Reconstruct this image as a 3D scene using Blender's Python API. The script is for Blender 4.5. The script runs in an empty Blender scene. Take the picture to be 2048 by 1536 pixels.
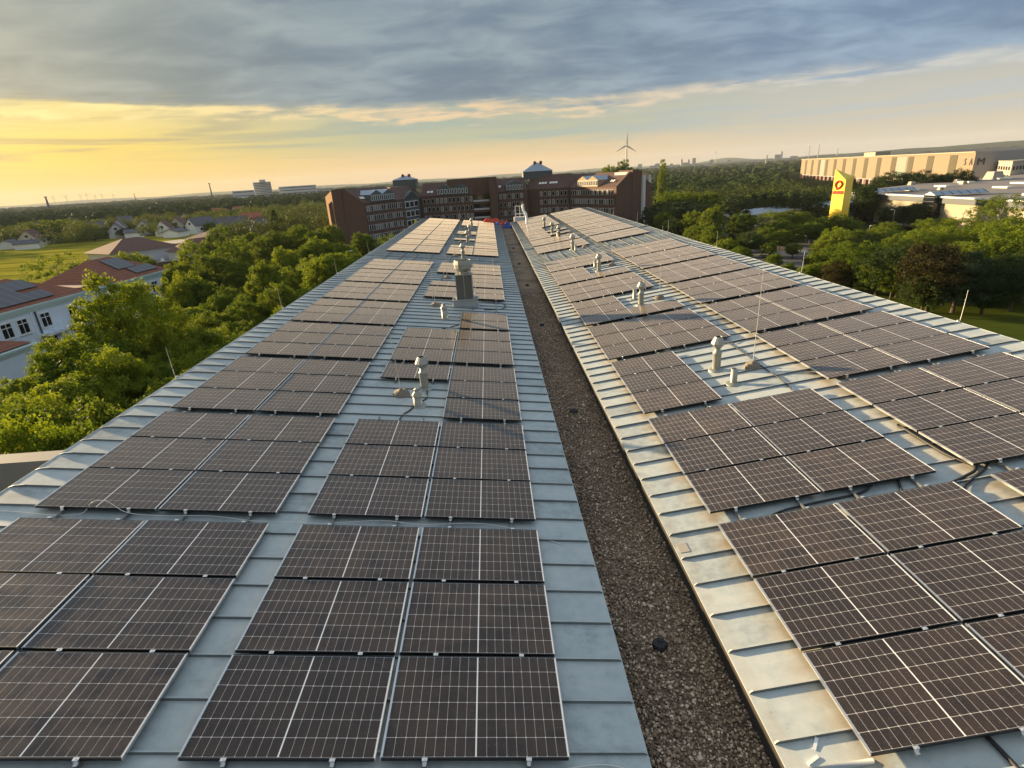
import bpy, bmesh, math, random
import numpy as np
from mathutils import Vector, Matrix, noise as mnoise
random.seed(7)
SC = bpy.context.scene
COL = SC.collection
# ------------------------------------------------------------------ camera
F_PX, PITCH, ROLL, YAW = 1100.34, 0.36280, -0.06192, 0.02040
CAM = Vector((-1.783, 0.0, 5.193))
Fv = Vector((math.sin(YAW)*math.cos(PITCH), math.cos(YAW)*math.cos(PITCH), -math.sin(PITCH)))
_R0 = Vector((math.cos(YAW), -math.sin(YAW), 0)); _U0 = _R0.cross(Fv)
Rv = _R0*math.cos(ROLL) + _U0*math.sin(ROLL)
Uv = -_R0*math.sin(ROLL) + _U0*math.cos(ROLL)
cd = bpy.data.cameras.new('camera'); cam = bpy.data.objects.new('camera', cd); COL.objects.link(cam)
cam.matrix_world = Matrix(((Rv.x, Uv.x, -Fv.x, CAM.x), (Rv.y, Uv.y, -Fv.y, CAM.y), (Rv.z, Uv.z, -Fv.z, CAM.z), (0, 0, 0, 1)))
cd.sensor_width = 36; cd.lens = 36*F_PX/2048; cd.clip_start = 0.1; cd.clip_end = 60000
SC.camera = cam
GZ = -17.0                                   # street level below the roof

def ray(px, py): return Fv + Rv*((px-1024)/F_PX) + Uv*((768-py)/F_PX)
def gp(px, py, z=GZ):
    d = ray(px, py); return CAM + d*((z-CAM.z)/d.z)
def dp(px, py, D):
    d = ray(px, py); return CAM + d*(D/math.hypot(d.x, d.y))

# ------------------------------------------------------------------ light
SUN_AZ, SUN_EL = math.radians(-54.5), math.radians(8.7)
sdir = Vector((math.sin(SUN_AZ)*math.cos(SUN_EL), math.cos(SUN_AZ)*math.cos(SUN_EL), math.sin(SUN_EL)))
sl = bpy.data.lights.new('sun', 'SUN'); sl.energy = 4.4; sl.angle = math.radians(1.4); sl.color = (1.0, 0.73, 0.41)
so = bpy.data.objects.new('sun', sl); COL.objects.link(so)
so.rotation_euler = sdir.to_track_quat('Z', 'Y').to_euler(); so.location = (-40, 30, 40)
SC.view_settings.view_transform = 'Standard'; SC.view_settings.look = 'None'
SC.view_settings.gamma = 1; SC.view_settings.exposure = 1.8
SKY_STRENGTH = 0.1
K = 1/(SKY_STRENGTH*2**1.8)                 # display linear -> sky colour

def lin(c):
    return tuple(((x/255)/12.92 if x/255 <= .04045 else ((x/255+.055)/1.055)**2.4) for x in c)

class NT:
    """small helper around a node tree"""
    def __init__(s, tree): s.t = tree; s.n = tree.nodes; s.l = tree.links
    def node(s, typ, **kw):
        n = s.n.new(typ)
        for k, v in kw.items(): setattr(n, k, v)
        return n
    def put(s, sock, v):
        if isinstance(v, bpy.types.NodeSocket): s.l.new(v, sock)
        elif v is not None:
            if isinstance(v, (tuple, list)) and len(v) == 3 and sock.type == 'RGBA': v = (*v, 1)
            sock.default_value = v
    def m(s, op, a, b=None, c=None, clamp=False):
        n = s.node('ShaderNodeMath', operation=op, use_clamp=clamp)
        s.put(n.inputs[0], a)
        if b is not None: s.put(n.inputs[1], b)
        if c is not None: s.put(n.inputs[2], c)
        return n.outputs[0]
    def mix(s, f, a, b, blend='MIX'):
        n = s.node('ShaderNodeMix', data_type='RGBA', blend_type=blend)
        s.put(n.inputs[0], f); s.put(n.inputs[6], a); s.put(n.inputs[7], b); return n.outputs[2]
    def noise(s, vec, scale, detail=4, rough=.5, dist=0, dim='3D'):
        n = s.node('ShaderNodeTexNoise', noise_dimensions=dim)
        if vec is not None: s.put(n.inputs['Vector'], vec)
        n.inputs['Scale'].default_value = scale; n.inputs['Detail'].default_value = detail
        n.inputs['Roughness'].default_value = rough; n.inputs['Distortion'].default_value = dist
        return n.outputs['Fac']
    def ss(s, x, a, b):
        n = s.node('ShaderNodeMapRange', interpolation_type='SMOOTHSTEP')
        s.put(n.inputs[0], x); n.inputs[1].default_value = a; n.inputs[2].default_value = b
        return n.outputs[0]
    def ramp(s, x, stops):
        n = s.node('ShaderNodeValToRGB'); s.put(n.inputs[0], x); e = n.color_ramp.elements
        e[0].position, e[1].position = stops[0][0], stops[1][0]
        e[0].color, e[1].color = (*stops[0][1], 1), (*stops[1][1], 1)
        for p, c in stops[2:]:
            k = e.new(p); k.color = (*c, 1)
        return n.outputs[0]
    def comb(s, x, y, z):
        n = s.node('ShaderNodeCombineXYZ'); s.put(n.inputs[0], x); s.put(n.inputs[1], y); s.put(n.inputs[2], z); return n.outputs[0]
    def sep(s, v):
        n = s.node('ShaderNodeSeparateXYZ'); s.put(n.inputs[0], v); return n.outputs

# ------------------------------------------------------------------ sky
def make_world():
    w = bpy.data.worlds.new('World'); SC.world = w; w.use_nodes = True
    T = NT(w.node_tree); T.n.clear()
    out = T.node('ShaderNodeOutputWorld'); bg = T.node('ShaderNodeBackground'); T.l.new(bg.outputs[0], out.inputs[0])
    bg.inputs[1].default_value = SKY_STRENGTH
    sky = T.node('ShaderNodeTexSky', sky_type='NISHITA', sun_disc=False)
    sky.sun_elevation = SUN_EL; sky.sun_rotation = SUN_AZ; sky.air_density = 1; sky.dust_density = 2; sky.ozone_density = 1.5
    tc = T.node('ShaderNodeTexCoord'); D = tc.outputs['Generated']
    x, y, z = T.sep(D)[:3]
    zc = T.m('MAXIMUM', z, 0.0)
    # towards-sun factor 0..1 by horizontal angle
    h = T.m('SQRT', T.m('ADD', T.m('MULTIPLY', x, x), T.m('MULTIPLY', y, y)))
    g = T.m('DIVIDE', T.m('ADD', T.m('MULTIPLY', x, math.sin(SUN_AZ)), T.m('MULTIPLY', y, math.cos(SUN_AZ))), h)   # cos angle
    az = T.m('ARCTAN2', x, y)
    # cloud deck coordinates: the deck seen in perspective, stretched sideways
    inv = T.m('DIVIDE', 1.0, T.m('ADD', zc, 0.13))
    P = T.comb(T.m('MULTIPLY', T.m('MULTIPLY', x, inv), 0.7), T.m('MULTIPLY', y, inv), 0)
    n1 = T.noise(P, 1.5, 7, .52, .5)
    n2 = T.noise(P, 4.2, 7, .55, .6)
    n3 = T.noise(P, 0.6, 3, .5, .3)
    n4 = T.noise(T.comb(T.m('MULTIPLY', az, 2.2), T.m('MULTIPLY', z, 38.0), 3.1), 1.35, 6, .56, .8)    # long low streaks
    # --- low sky below the deck, by elevation; three columns blended by azimuth
    def hl(c): return tuple(v*K for v in lin(c))
    e = T.m('MULTIPLY', zc, 5.0)      # 0..1 over 0..11.5 deg
    left = T.ramp(e, [(0, hl((255, 214, 112))), (.12, hl((255, 212, 98))), (.34, hl((255, 220, 88))), (.5, hl((253, 226, 130))), (1, hl((165, 170, 140)))])
    midc = T.ramp(e, [(0, hl((240, 200, 150))), (.12, hl((247, 205, 140))), (.2, hl((236, 204, 150))), (.3, hl((188, 192, 160))), (.55, hl((182, 188, 170))), (1, hl((150, 165, 170)))])
    right = T.ramp(e, [(0, hl((205, 192, 172))), (.15, hl((212, 200, 178))), (.4, hl((202, 200, 188))), (.62, hl((180, 188, 192))), (1, hl((150, 168, 185)))])
    a1 = T.ss(az, -0.62, -0.08); a2 = T.ss(az, -0.02, 0.62)
    low = T.mix(a2, T.mix(a1, left, midc), right)
    low = T.mix(1.0, low, (.9, .9, .9), 'MULTIPLY')
    # thin grey streaks in the low sky
    st = T.m('MULTIPLY', T.ss(n4, .43, .58), T.ss(zc, .025, .06))
    stc = T.mix(a1, hl((190, 168, 104)), T.mix(a2, hl((158, 174, 162)), hl((184, 190, 190))))
    low = T.mix(T.m('MULTIPLY', st, .85), low, stc)
    # --- cloud deck
    dark = T.mix(a1, hl((122, 134, 134)), T.mix(a2, hl((106, 125, 144)), hl((108, 134, 164))))
    lite = T.mix(a1, hl((158, 166, 158)), T.mix(a2, hl((148, 164, 172)), hl((148, 172, 196))))
    dn = T.m('ADD', T.m('MULTIPLY', n1, .6), T.m('ADD', T.m('MULTIPLY', n2, .45), T.m('MULTIPLY', n3, .15)))
    deck = T.mix(T.ss(dn, .46, .76), dark, lite)
    # warm under-lighting near the sun
    warm = T.m('MULTIPLY', T.ss(g, .8, 1.0), T.ss(T.m('SUBTRACT', .3, zc), 0, .3))
    deck = T.mix(T.m('MULTIPLY', warm, .12), deck, hl((232, 200, 120)))
    # deck edge (ragged)
    edge = T.m('ADD', T.m('ADD', T.m('MULTIPLY', T.m('SUBTRACT', T.noise(T.comb(T.m('MULTIPLY', az, 5.0), T.m('MULTIPLY', z, 14.0), 7.7), 1.0, 5, .6, .6), .5), .06), T.m('MULTIPLY', T.m('SUBTRACT', n4, .5), .06)), T.m('MULTIPLY', T.m('SUBTRACT', n2, .5), .02))
    ze = T.m('ADD', zc, edge)
    tilt = T.m('MULTIPLY', T.m('ABSOLUTE', T.m('SUBTRACT', az, .18)), .022)
    ze = T.m('SUBTRACT', ze, T.m('SUBTRACT', tilt, .004))
    mask = T.ss(ze, .092, .125)
    rim = T.m('MULTIPLY', T.ss(ze, .083, .1), T.m('SUBTRACT', 1.0, T.ss(ze, .101, .117)))
    rimc = T.mix(a1, hl((255, 232, 150)), T.mix(a2, hl((240, 208, 162)), hl((204, 204, 198))))
    col = T.mix(mask, low, deck)
    col = T.mix(T.m('MULTIPLY', rim, T.ss(n2, .34, .6)), col, rimc)
    # overhead, out of view: broken cloud and sky, brightened to lift the shadows
    up = T.ss(z, .26, .62)
    brk = T.mix(T.ss(T.noise(P, 1.1, 5, .55, .4), .42, .62), sky.outputs[0], hl((214, 222, 230)))
    brk2 = T.mix(.55, brk, hl((200, 213, 226)))
    col = T.mix(T.m('MULTIPLY', up, .9), col, brk2)
    # glow of the cloud-veiled sun, just left of the picture
    dot = T.m('ADD', T.m('MULTIPLY', x, sdir.x), T.m('ADD', T.m('MULTIPLY', y, sdir.y), T.m('MULTIPLY', z, sdir.z)))
    glow = T.m('POWER', T.m('MAXIMUM', dot, 0), 26.0)
    col = T.mix(T.m('MULTIPLY', glow, .05), col, tuple(v*1.6 for v in hl((255, 226, 150))))
    # the sky texture stays part of every direction
    col = T.mix(.03, col, sky.outputs[0])
    # below the horizon
    col = T.mix(T.ss(z, -.02, 0), hl((90, 95, 80)), col)
    T.l.new(col, bg.inputs[0])
make_world()

# ------------------------------------------------------------------ materials
MATS = {}
def newmat(name):
    m = bpy.data.materials.new(name); m.use_nodes = True
    T = NT(m.node_tree); b = T.n['Principled BSDF']; MATS[name] = m
    return m, T, b
def simple(name, col, rough=.6, metal=0, var=.15, scale=3.0, bump=0, spec=None, coord='Object'):
    m, T, b = newmat(name)
    tc = T.node('ShaderNodeTexCoord')
    n = T.noise(tc.outputs[coord], scale, 5, .6)
    f = T.m('ADD', 1-var, T.m('MULTIPLY', n, 2*var))
    c = T.node('ShaderNodeVectorMath', operation='SCALE'); T.put(c.inputs[0], tuple(col)); T.put(c.inputs['Scale'], f)
    T.l.new(c.outputs[0], b.inputs['Base Color'])
    b.inputs['Roughness'].default_value = rough; b.inputs['Metallic'].default_value = metal
    if spec is not None: b.inputs['Specular IOR Level'].default_value = spec
    if bump:
        bn = T.node('ShaderNodeBump'); bn.inputs['Strength'].default_value = bump; bn.inputs['Distance'].default_value = .02
        T.l.new(T.noise(tc.outputs[coord], scale*4, 4, .6), bn.inputs['Height']); T.l.new(bn.outputs[0], b.inputs['Normal'])
    return m

simple('silver', (.62, .62, .6), .32, .85, .08, 8)
simple('black_frame', (.018, .018, .02), .4, .3)
simple('clamp_metal', (.75, .75, .73), .3, .8, .05, 10)
simple('rail_metal', (.22, .225, .22), .45, .6, .1, 4)
simple('galv', (.33, .335, .30), .5, .45, .22, 6)
simple('galv_dark', (.10, .105, .10), .45, .3, .2, 3)
simple('hole_black', (.008, .008, .008), .9)
simple('concrete', (.2, .17, .13), .9, 0, .3, 12, .4)
simple('rubber', (.015, .015, .016), .6)
simple('white_wire', (.7, .68, .62), .5)
simple('rod_metal', (.7, .69, .65), .35, .5)
simple('lead', (.33, .36, .38), .6, .3, .2, 5)
simple('white_paint', (.8, .8, .78), .5, 0, .05)
simple('bark', (.09, .065, .045), .9, 0, .35, 9, .6)
simple('bark_pale', (.3, .27, .22), .9, 0, .35, 9, .4)
simple('roof_red', (.36, .11, .06), .85, 0, .25, .8)
simple('roof_brown', (.14, .07, .05), .85, 0, .25, .8)
simple('roof_grey', (.10, .10, .115), .8, 0, .2, .8)
simple('render_white', (.76, .82, .88), .9, 0, .05, .7)
simple('render_warm', (.6, .52, .4), .9, 0, .08, .7)
simple('render_pale', (.55, .55, .56), .9, 0, .08, .7)
simple('window_white', (.78, .78, .76), .5, 0, .04)
simple('parapet_grey', (.15, .16, .16), .8, 0, .1, 2)
simple('gutter_shade', (.035, .03, .025), .9, 0, .3, 3)  # channel walls coloured dark to stand for the shade beside the gravel
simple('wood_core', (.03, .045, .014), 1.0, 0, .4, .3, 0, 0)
simple('lit_render', (.33, .25, .14), .85, 0, .06, 1)  # right wing dormer faces, sunlight mixed into the colour
simple('office_pale', (.34, .31, .27), .85, 0, .06, .5)
simple('seam_side_shade', (.15, .165, .165), .6, .1, .2, 5)  # rib sides darker than the sheet: seam shade put into the colour
simple('lit_brick', (.5, .27, .11), .85, 0, .1, 1)  # copy of the brick with warm sunlight put into its colour
simple('blind', (.22, .22, .21), .7, 0, .1, 2)
simple('slate_green', (.075, .10, .105), .6, .1, .15, 1)
simple('sheet_blue', (.3, .36, .41), .45, .3, .1, 1)
simple('tower_yellow', (.86, .60, .03), .5, 0, .03, .3)
simple('sign_red', (.62, .035, .02), .5, 0, .03)
simple('sign_dark', (.03, .03, .04), .6)
simple('hall_cream', (.36, .32, .23), .85, 0, .05, .1)
simple('hall_band', (.06, .075, .085), .6, 0, .08, .2)
simple('hall_roof', (.22, .195, .175), .9, 0, .22, .09, 0, None)
simple('skylight', (.8, .78, .68), .35, 0, .05)
simple('big_panel', (.22, .165, .11), .8, 0, .05, .05)
simple('big_dark', (.07, .06, .033), .8, 0, .1, .2)
simple('big_green', (.19, .225, .19), .8, 0, .05, .05)
simple('big_side', (.30, .29, .30), .8, 0, .08, .05)
simple('big_roof', (.07, .07, .075), .8)
simple('asphalt', (.07, .065, .062), .9, 0, .25, .15)
simple('path_pale', (.26, .24, .2), .9, 0, .2, .3)
simple('car_white', (.75, .75, .75), .25, 0, .03)
simple('car_dark', (.03, .035, .05), .25, 0, .03)
simple('car_red', (.3, .02, .02), .25, 0, .03)
simple('car_glass', (.02, .025, .03), .08, 0, .02)
simple('membrane', (.15, .145, .12), .85, 0, .35, .6, .2)
simple('far_block', (.30, .30, .31), .9, 0, .08, .02)
simple('tarp_red', (.5, .05, .02), .7, 0, .3, 3)
simple('tarp_blue', (.05, .09, .35), .6, 0, .3, 3)
simple('drain_black', (.012, .012, .013), .5)
simple('turbine', (.5, .5, .5), .5)
simple('cloth_flag', (.65, .5, .45), .8)

def m_glass():
    m, T, b = newmat('window_glass'); b.inputs['Base Color'].default_value = (.012, .014, .016, 1)
    b.inputs['Roughness'].default_value = .06
m_glass()

def m_zinc():
    m, T, b = newmat('zinc_sheet')
    tc = T.node('ShaderNodeTexCoord'); P = tc.outputs['Object']; u, v, _ = T.sep(P)[:3]
    idx = T.m('FLOOR', T.m('DIVIDE', T.m('SUBTRACT', v, VS0), SEAM))
    wn = T.node('ShaderNodeTexWhiteNoise', noise_dimensions='2D'); T.l.new(T.comb(idx, T.m('FLOOR', T.m('DIVIDE', u, 30.)), 0), wn.inputs['Vector'])
    n1 = T.noise(P, 1.3, 6, .62, .4); n2 = T.noise(P, 7.0, 5, .65); n3 = T.noise(T.comb(T.m('MULTIPLY', u, .5), T.m('MULTIPLY', v, 3), 0), 2.0, 5, .6)
    f = T.m('ADD', T.m('MULTIPLY', n1, .38), T.m('ADD', T.m('MULTIPLY', n2, .36), T.m('ADD', T.m('MULTIPLY', n3, .2), T.m('MULTIPLY', wn.outputs['Value'], .16))))
    c = T.ramp(f, [(.40, (.27, .30, .295)), (.54, (.42, .465, .45)), (.68, (.51, .54, .51))])
    # brown run-off stains along the panel edges of the right-hand slope
    def band(c0, w0, w1):
        d = T.m('SUBTRACT', u, c0)
        return T.m('MULTIPLY', T.ss(d, -w0, 0), T.m('SUBTRACT', 1.0, T.ss(d, .05, w1)))
    nn = T.ss(T.noise(T.comb(T.m('MULTIPLY', u, 1.0), T.m('MULTIPLY', v, 1.9), 0), 1.6, 5, .6), .28, .62)
    s = T.m('MULTIPLY', T.m('ADD', T.m('ADD', band(1.33, .38, .2), band(5.33, .42, .2)), T.m('MULTIPLY', band(.66, .12, .12), .35), clamp=True), T.m('MULTIPLY', nn, .5))
    c = T.mix(s, c, (.34, .22, .09))
    fs = T.ss(T.noise(P, 38, 4, .7), .60, .70); c = T.mix(T.m('MULTIPLY', fs, .3), c, (.62, .66, .64))
    # dark spots and scuffs
    sp = T.m('SUBTRACT', 1.0, T.ss(T.noise(P, 16, 3, .7), .28, .34))
    c = T.mix(T.m('MULTIPLY', sp, .45), c, (.12, .12, .11))
    T.l.new(c, b.inputs['Base Color']); b.inputs['Metallic'].default_value = .08
    T.l.new(T.m('ADD', .42, T.m('MULTIPLY', n2, .25)), b.inputs['Roughness'])
    bn = T.node('ShaderNodeBump'); bn.inputs['Strength'].default_value = .07; bn.inputs['Distance'].default_value = .02
    T.l.new(T.noise(P, 2.5, 3, .5), bn.inputs['Height']); T.l.new(bn.outputs[0], b.inputs['Normal'])
SEAM, VS0 = 0.5435, 3.605-0.5435*12
m_zinc()

PW, PH = 1.722, 1.134
def m_cells():
    m, T, b = newmat('solar_cells')
    uv = T.node('ShaderNodeUVMap'); uv.uv_map = 'UVMap'; X, Y, _ = T.sep(uv.outputs[0])[:3]
    mx, my, mid = .020, .014, .006
    cx = T.m('SUBTRACT', T.m('ABSOLUTE', T.m('SUBTRACT', X, PW/2)), mid)        # distance from centre strip
    cw = (PW/2-mx-mid)/9; ch = (PH-2*my)/6
    fx = T.m('DIVIDE', cx, cw); fy = T.m('DIVIDE', T.m('SUBTRACT', Y, my), ch)
    dx = T.m('MULTIPLY', T.m('ABSOLUTE', T.m('SUBTRACT', fx, T.m('ROUND', fx))), cw)
    dy = T.m('MULTIPLY', T.m('ABSOLUTE', T.m('SUBTRACT', fy, T.m('ROUND', fy))), ch)
    l1 = T.m('LESS_THAN', dx, .0013); l2 = T.m('LESS_THAN', dy, .0019); l3 = T.m('LESS_THAN', T.m('ADD', dx, dy), .0095)
    ctr = T.m('LESS_THAN', cx, .0005); ed = T.m('GREATER_THAN', fx, 9.03)
    edy = T.m('GREATER_THAN', T.m('ABSOLUTE', T.m('SUBTRACT', Y, PH/2)), PH/2-my)
    thin = T.m('MAXIMUM', T.m('MAXIMUM', l1, l2), l3); wide = T.m('MAXIMUM', ctr, ed)
    bus = T.m('LESS_THAN', T.m('ABSOLUTE', T.m('SUBTRACT', T.m('FRACT', T.m('MULTIPLY', fy, 10)), .5)), .055)
    tc = T.node('ShaderNodeTexCoord'); oi = T.node('ShaderNodeObjectInfo')
    off = T.node('ShaderNodeVectorMath', operation='ADD'); T.l.new(tc.outputs['Object'], off.inputs[0])
    T.l.new(T.comb(T.m('MULTIPLY', oi.outputs['Random'], 90), 0, 0), off.inputs[1]); P = off.outputs[0]
    cellv = T.mix(T.noise(P, 1.2, 2), (.012, .008, .007), (.030, .020, .014))
    c = T.mix(T.m('MULTIPLY', bus, .5), cellv, (.05, .05, .055))
    c = T.mix(thin, c, (.58, .57, .54))
    c = T.mix(wide, c, (.78, .8, .8))
    c = T.mix(edy, c, (.05, .055, .06))
    # dust film, wiped in places
    d1 = T.noise(P, 2.2, 6, .65, .5); d2 = T.noise(P, 30, 4, .7)
    dust = T.m('MULTIPLY', T.ss(d1, .33, .6), T.m('ADD', .7, T.m('MULTIPLY', d2, .6)))
    dust = T.m('MULTIPLY', dust, T.m('ADD', .018, T.m('MULTIPLY', oi.outputs['Random'], .045)))
    spk = T.m('GREATER_THAN', T.noise(P, 95, 2, .5), .70)
    c = T.mix(dust, c, (.62, .42, .28))
    c = T.mix(T.m('MULTIPLY', spk, .3), c, (.6, .55, .48))
    T.l.new(c, b.inputs['Base Color'])
    T.l.new(T.m('ADD', .16, T.m('MULTIPLY', dust, 1.1)), b.inputs['Roughness'])
    b.inputs['IOR'].default_value = 1.46
    b.inputs['Sheen Weight'].default_value = .21; b.inputs['Sheen Roughness'].default_value = .31; b.inputs['Sheen Tint'].default_value = (1, .9, .78, 1)
m_cells()

def m_gravel():
    m, T, b = newmat('gravel_bed')
    tc = T.node('ShaderNodeTexCoord'); P = tc.outputs['Object']
    v = T.node('ShaderNodeTexVoronoi'); v.inputs['Scale'].default_value = 34; T.l.new(P, v.inputs['Vector'])
    c = T.mix(T.sep(v.outputs['Color'])[0], (.13, .082, .05), (.46, .32, .20))
    c = T.mix(T.ss(T.noise(P, .8, 4), .4, .7), c, (.10, .09, .07), 'MULTIPLY')
    c = T.mix(.5, c, T.mix(T.sep(v.outputs['Color'])[1], (.10, .07, .045), (.44, .31, .20)))
    T.l.new(c, b.inputs['Base Color']); b.inputs['Roughness'].default_value = .9
    bn = T.node('ShaderNodeBump'); bn.inputs['Strength'].default_value = 1; bn.inputs['Distance'].default_value = .03; bn.invert = True
    T.l.new(v.outputs['Distance'], bn.inputs['Height']); T.l.new(bn.outputs[0], b.inputs['Normal'])
    m, T, b = newmat('pebble')
    g = T.node('ShaderNodeNewGeometry'); r = g.outputs['Random Per Island']
    c = T.ramp(r, [(0, (.09, .058, .036)), (.45, (.25, .17, .105)), (.8, (.42, .30, .195)), (1, (.74, .60, .44))])
    T.l.new(c, b.inputs['Base Color']); b.inputs['Roughness'].default_value = .85
m_gravel()

def m_leaf(name, c0, c1, trans=.35, tint=(1, 1, 1)):
    m, T, b = newmat(name)
    tc = T.node('ShaderNodeTexCoord'); oi = T.node('ShaderNodeObjectInfo'); g = T.node('ShaderNodeNewGeometry')
    n = T.noise(tc.outputs['Object'], .085 if name in ('leaf_far', 'leaf_wood') else .55, 3, .6)
    f = T.m('ADD', T.m('MULTIPLY', T.ss(n, .35, .65), .45), T.m('ADD', T.m('MULTIPLY', g.outputs['Random Per Island'], .3), T.m('SUBTRACT', T.m('MULTIPLY', oi.outputs['Random'], .6), .12)))
    c = T.mix(f, c0, c1)
    T.l.new(c, b.inputs['Base Color']); b.inputs['Roughness'].default_value = .7; b.inputs['Specular IOR Level'].default_value = .1
    tr = T.node('ShaderNodeBsdfTranslucent'); mx = T.node('ShaderNodeMixShader'); mx.inputs[0].default_value = trans
    c2 = T.mix(1.0, c, (1.5, 1.35, .5), 'MULTIPLY'); T.l.new(c2, tr.inputs[0])
    T.l.new(b.outputs[0], mx.inputs[1]); T.l.new(tr.outputs[0], mx.inputs[2]); T.l.new(mx.outputs[0], T.n['Material Output'].inputs[0])
m_leaf('leaf_green', (.048, .086, .011), (.165, .215, .022))
m_leaf('leaf_fresh', (.055, .10, .010), (.185, .24, .021), .38)
m_leaf('leaf_dark', (.016, .036, .010), (.060, .090, .020), .25)
m_leaf('leaf_brown', (.022, .022, .008), (.062, .052, .015), .22)
m_leaf('needle', (.022, .042, .018), (.075, .105, .040), .15)
m_leaf('leaf_far', (.024, .040, .010), (.115, .145, .028), .15)
m_leaf('leaf_wood', (.014, .028, .008), (.085, .112, .024), .15)

def m_ground():
    m, T, b = newmat('ground_green')
    tc = T.node('ShaderNodeTexCoord'); P = tc.outputs['Object']
    n = T.noise(P, .02, 6, .6); n2 = T.noise(P, .5, 5, .7)
    c = T.mix(n, (.02, .03, .008), (.045, .055, .016)); c = T.mix(T.m('MULTIPLY', n2, .5), c, (.03, .028, .015))
    T.l.new(c, b.inputs['Base Color']); b.inputs['Specular IOR Level'].default_value = 0; b.inputs['Roughness'].default_value = .95
    m, T, b = newmat('field')
    tc = T.node('ShaderNodeTexCoord'); P = tc.outputs['Object']; x, y, _ = T.sep(P)[:3]
    n = T.noise(T.comb(T.m('MULTIPLY', T.m('ADD', x, T.m('MULTIPLY', y, .35)), .012), T.m('MULTIPLY', y, .16), 0), 1, 6, .62, .6); n2 = T.noise(P, .35, 5, .7)
    c = T.mix(T.ss(n, .35, .65), (.17, .17, .02), (.40, .34, .04)); c = T.mix(T.m('MULTIPLY', T.ss(n2, .3, .75), .45), c, (.12, .135, .02))
    T.l.new(c, b.inputs['Base Color']); b.inputs['Specular IOR Level'].default_value = 0; b.inputs['Roughness'].default_value = .9
    m, T, b = newmat('lawn')
    tc = T.node('ShaderNodeTexCoord'); P = tc.outputs['Object']
    c = T.mix(T.noise(P, .25, 6, .7), (.03, .05, .008), (.10, .12, .02)); c = T.mix(T.m('MULTIPLY', T.noise(P, 4, 4, .7), .5), c, (.04, .06, .01))
    T.l.new(c, b.inputs['Base Color']); b.inputs['Specular IOR Level'].default_value = 0; b.inputs['Roughness'].default_value = .9
m_ground()

def m_brick():
    m, T, b = newmat('brick')
    tc = T.node('ShaderNodeTexCoord'); P = tc.outputs['Object']; x, y, z = T.sep(P)[:3]
    n = T.noise(P, .5, 5, .6); n2 = T.noise(P, 4, 4, .6)
    crs = T.m('LESS_THAN', T.m('FRACT', T.m('MULTIPLY', z, 3.0)), .14)
    c = T.mix(n, (.090, .049, .036), (.145, .078, .056)); c = T.mix(T.m('MULTIPLY', n2, .5), c, (.12, .065, .048)); c = T.mix(T.m('MULTIPLY', crs, .3), c, (.07, .035, .03))
    T.l.new(c, b.inputs['Base Color']); b.inputs['Roughness'].default_value = .85
    m, T, b = newmat('tile_red')
    tc = T.node('ShaderNodeTexCoord'); P = tc.outputs['Object']; x, y, z = T.sep(P)[:3]
    st = T.m('LESS_THAN', T.m('FRACT', T.m('MULTIPLY', z, 2.6)), .25)
    c = T.mix(T.noise(P, .6, 5, .6), (.19, .065, .035), (.31, .11, .055)); c = T.mix(T.m('MULTIPLY', st, .5), c, (.12, .04, .025))
    T.l.new(c, b.inputs['Base Color']); b.inputs['Roughness'].default_value = .85
    m, T, b = newmat('tile_brown')
    tc = T.node('ShaderNodeTexCoord'); P = tc.outputs['Object']
    c = T.mix(T.noise(P, .4, 5, .6), (.072, .037, .029), (.118, .058, .045)); T.l.new(c, b.inputs['Base Color']); b.inputs['Roughness'].default_value = .8
    m, T, b = newmat('roof_panels')
    tc = T.node('ShaderNodeTexCoord'); P = tc.outputs['Object']; x, y, z = T.sep(P)[:3]
    g = T.m('LESS_THAN', T.m('FRACT', T.m('MULTIPLY', y, .58)), .04); b.inputs['Roughness'].default_value = .3
    T.l.new(T.mix(g, (.03, .03, .036), (.2, .2, .22)), b.inputs['Base Color'])
m_brick()
def M(*names): return [MATS[n] for n in names]

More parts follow.
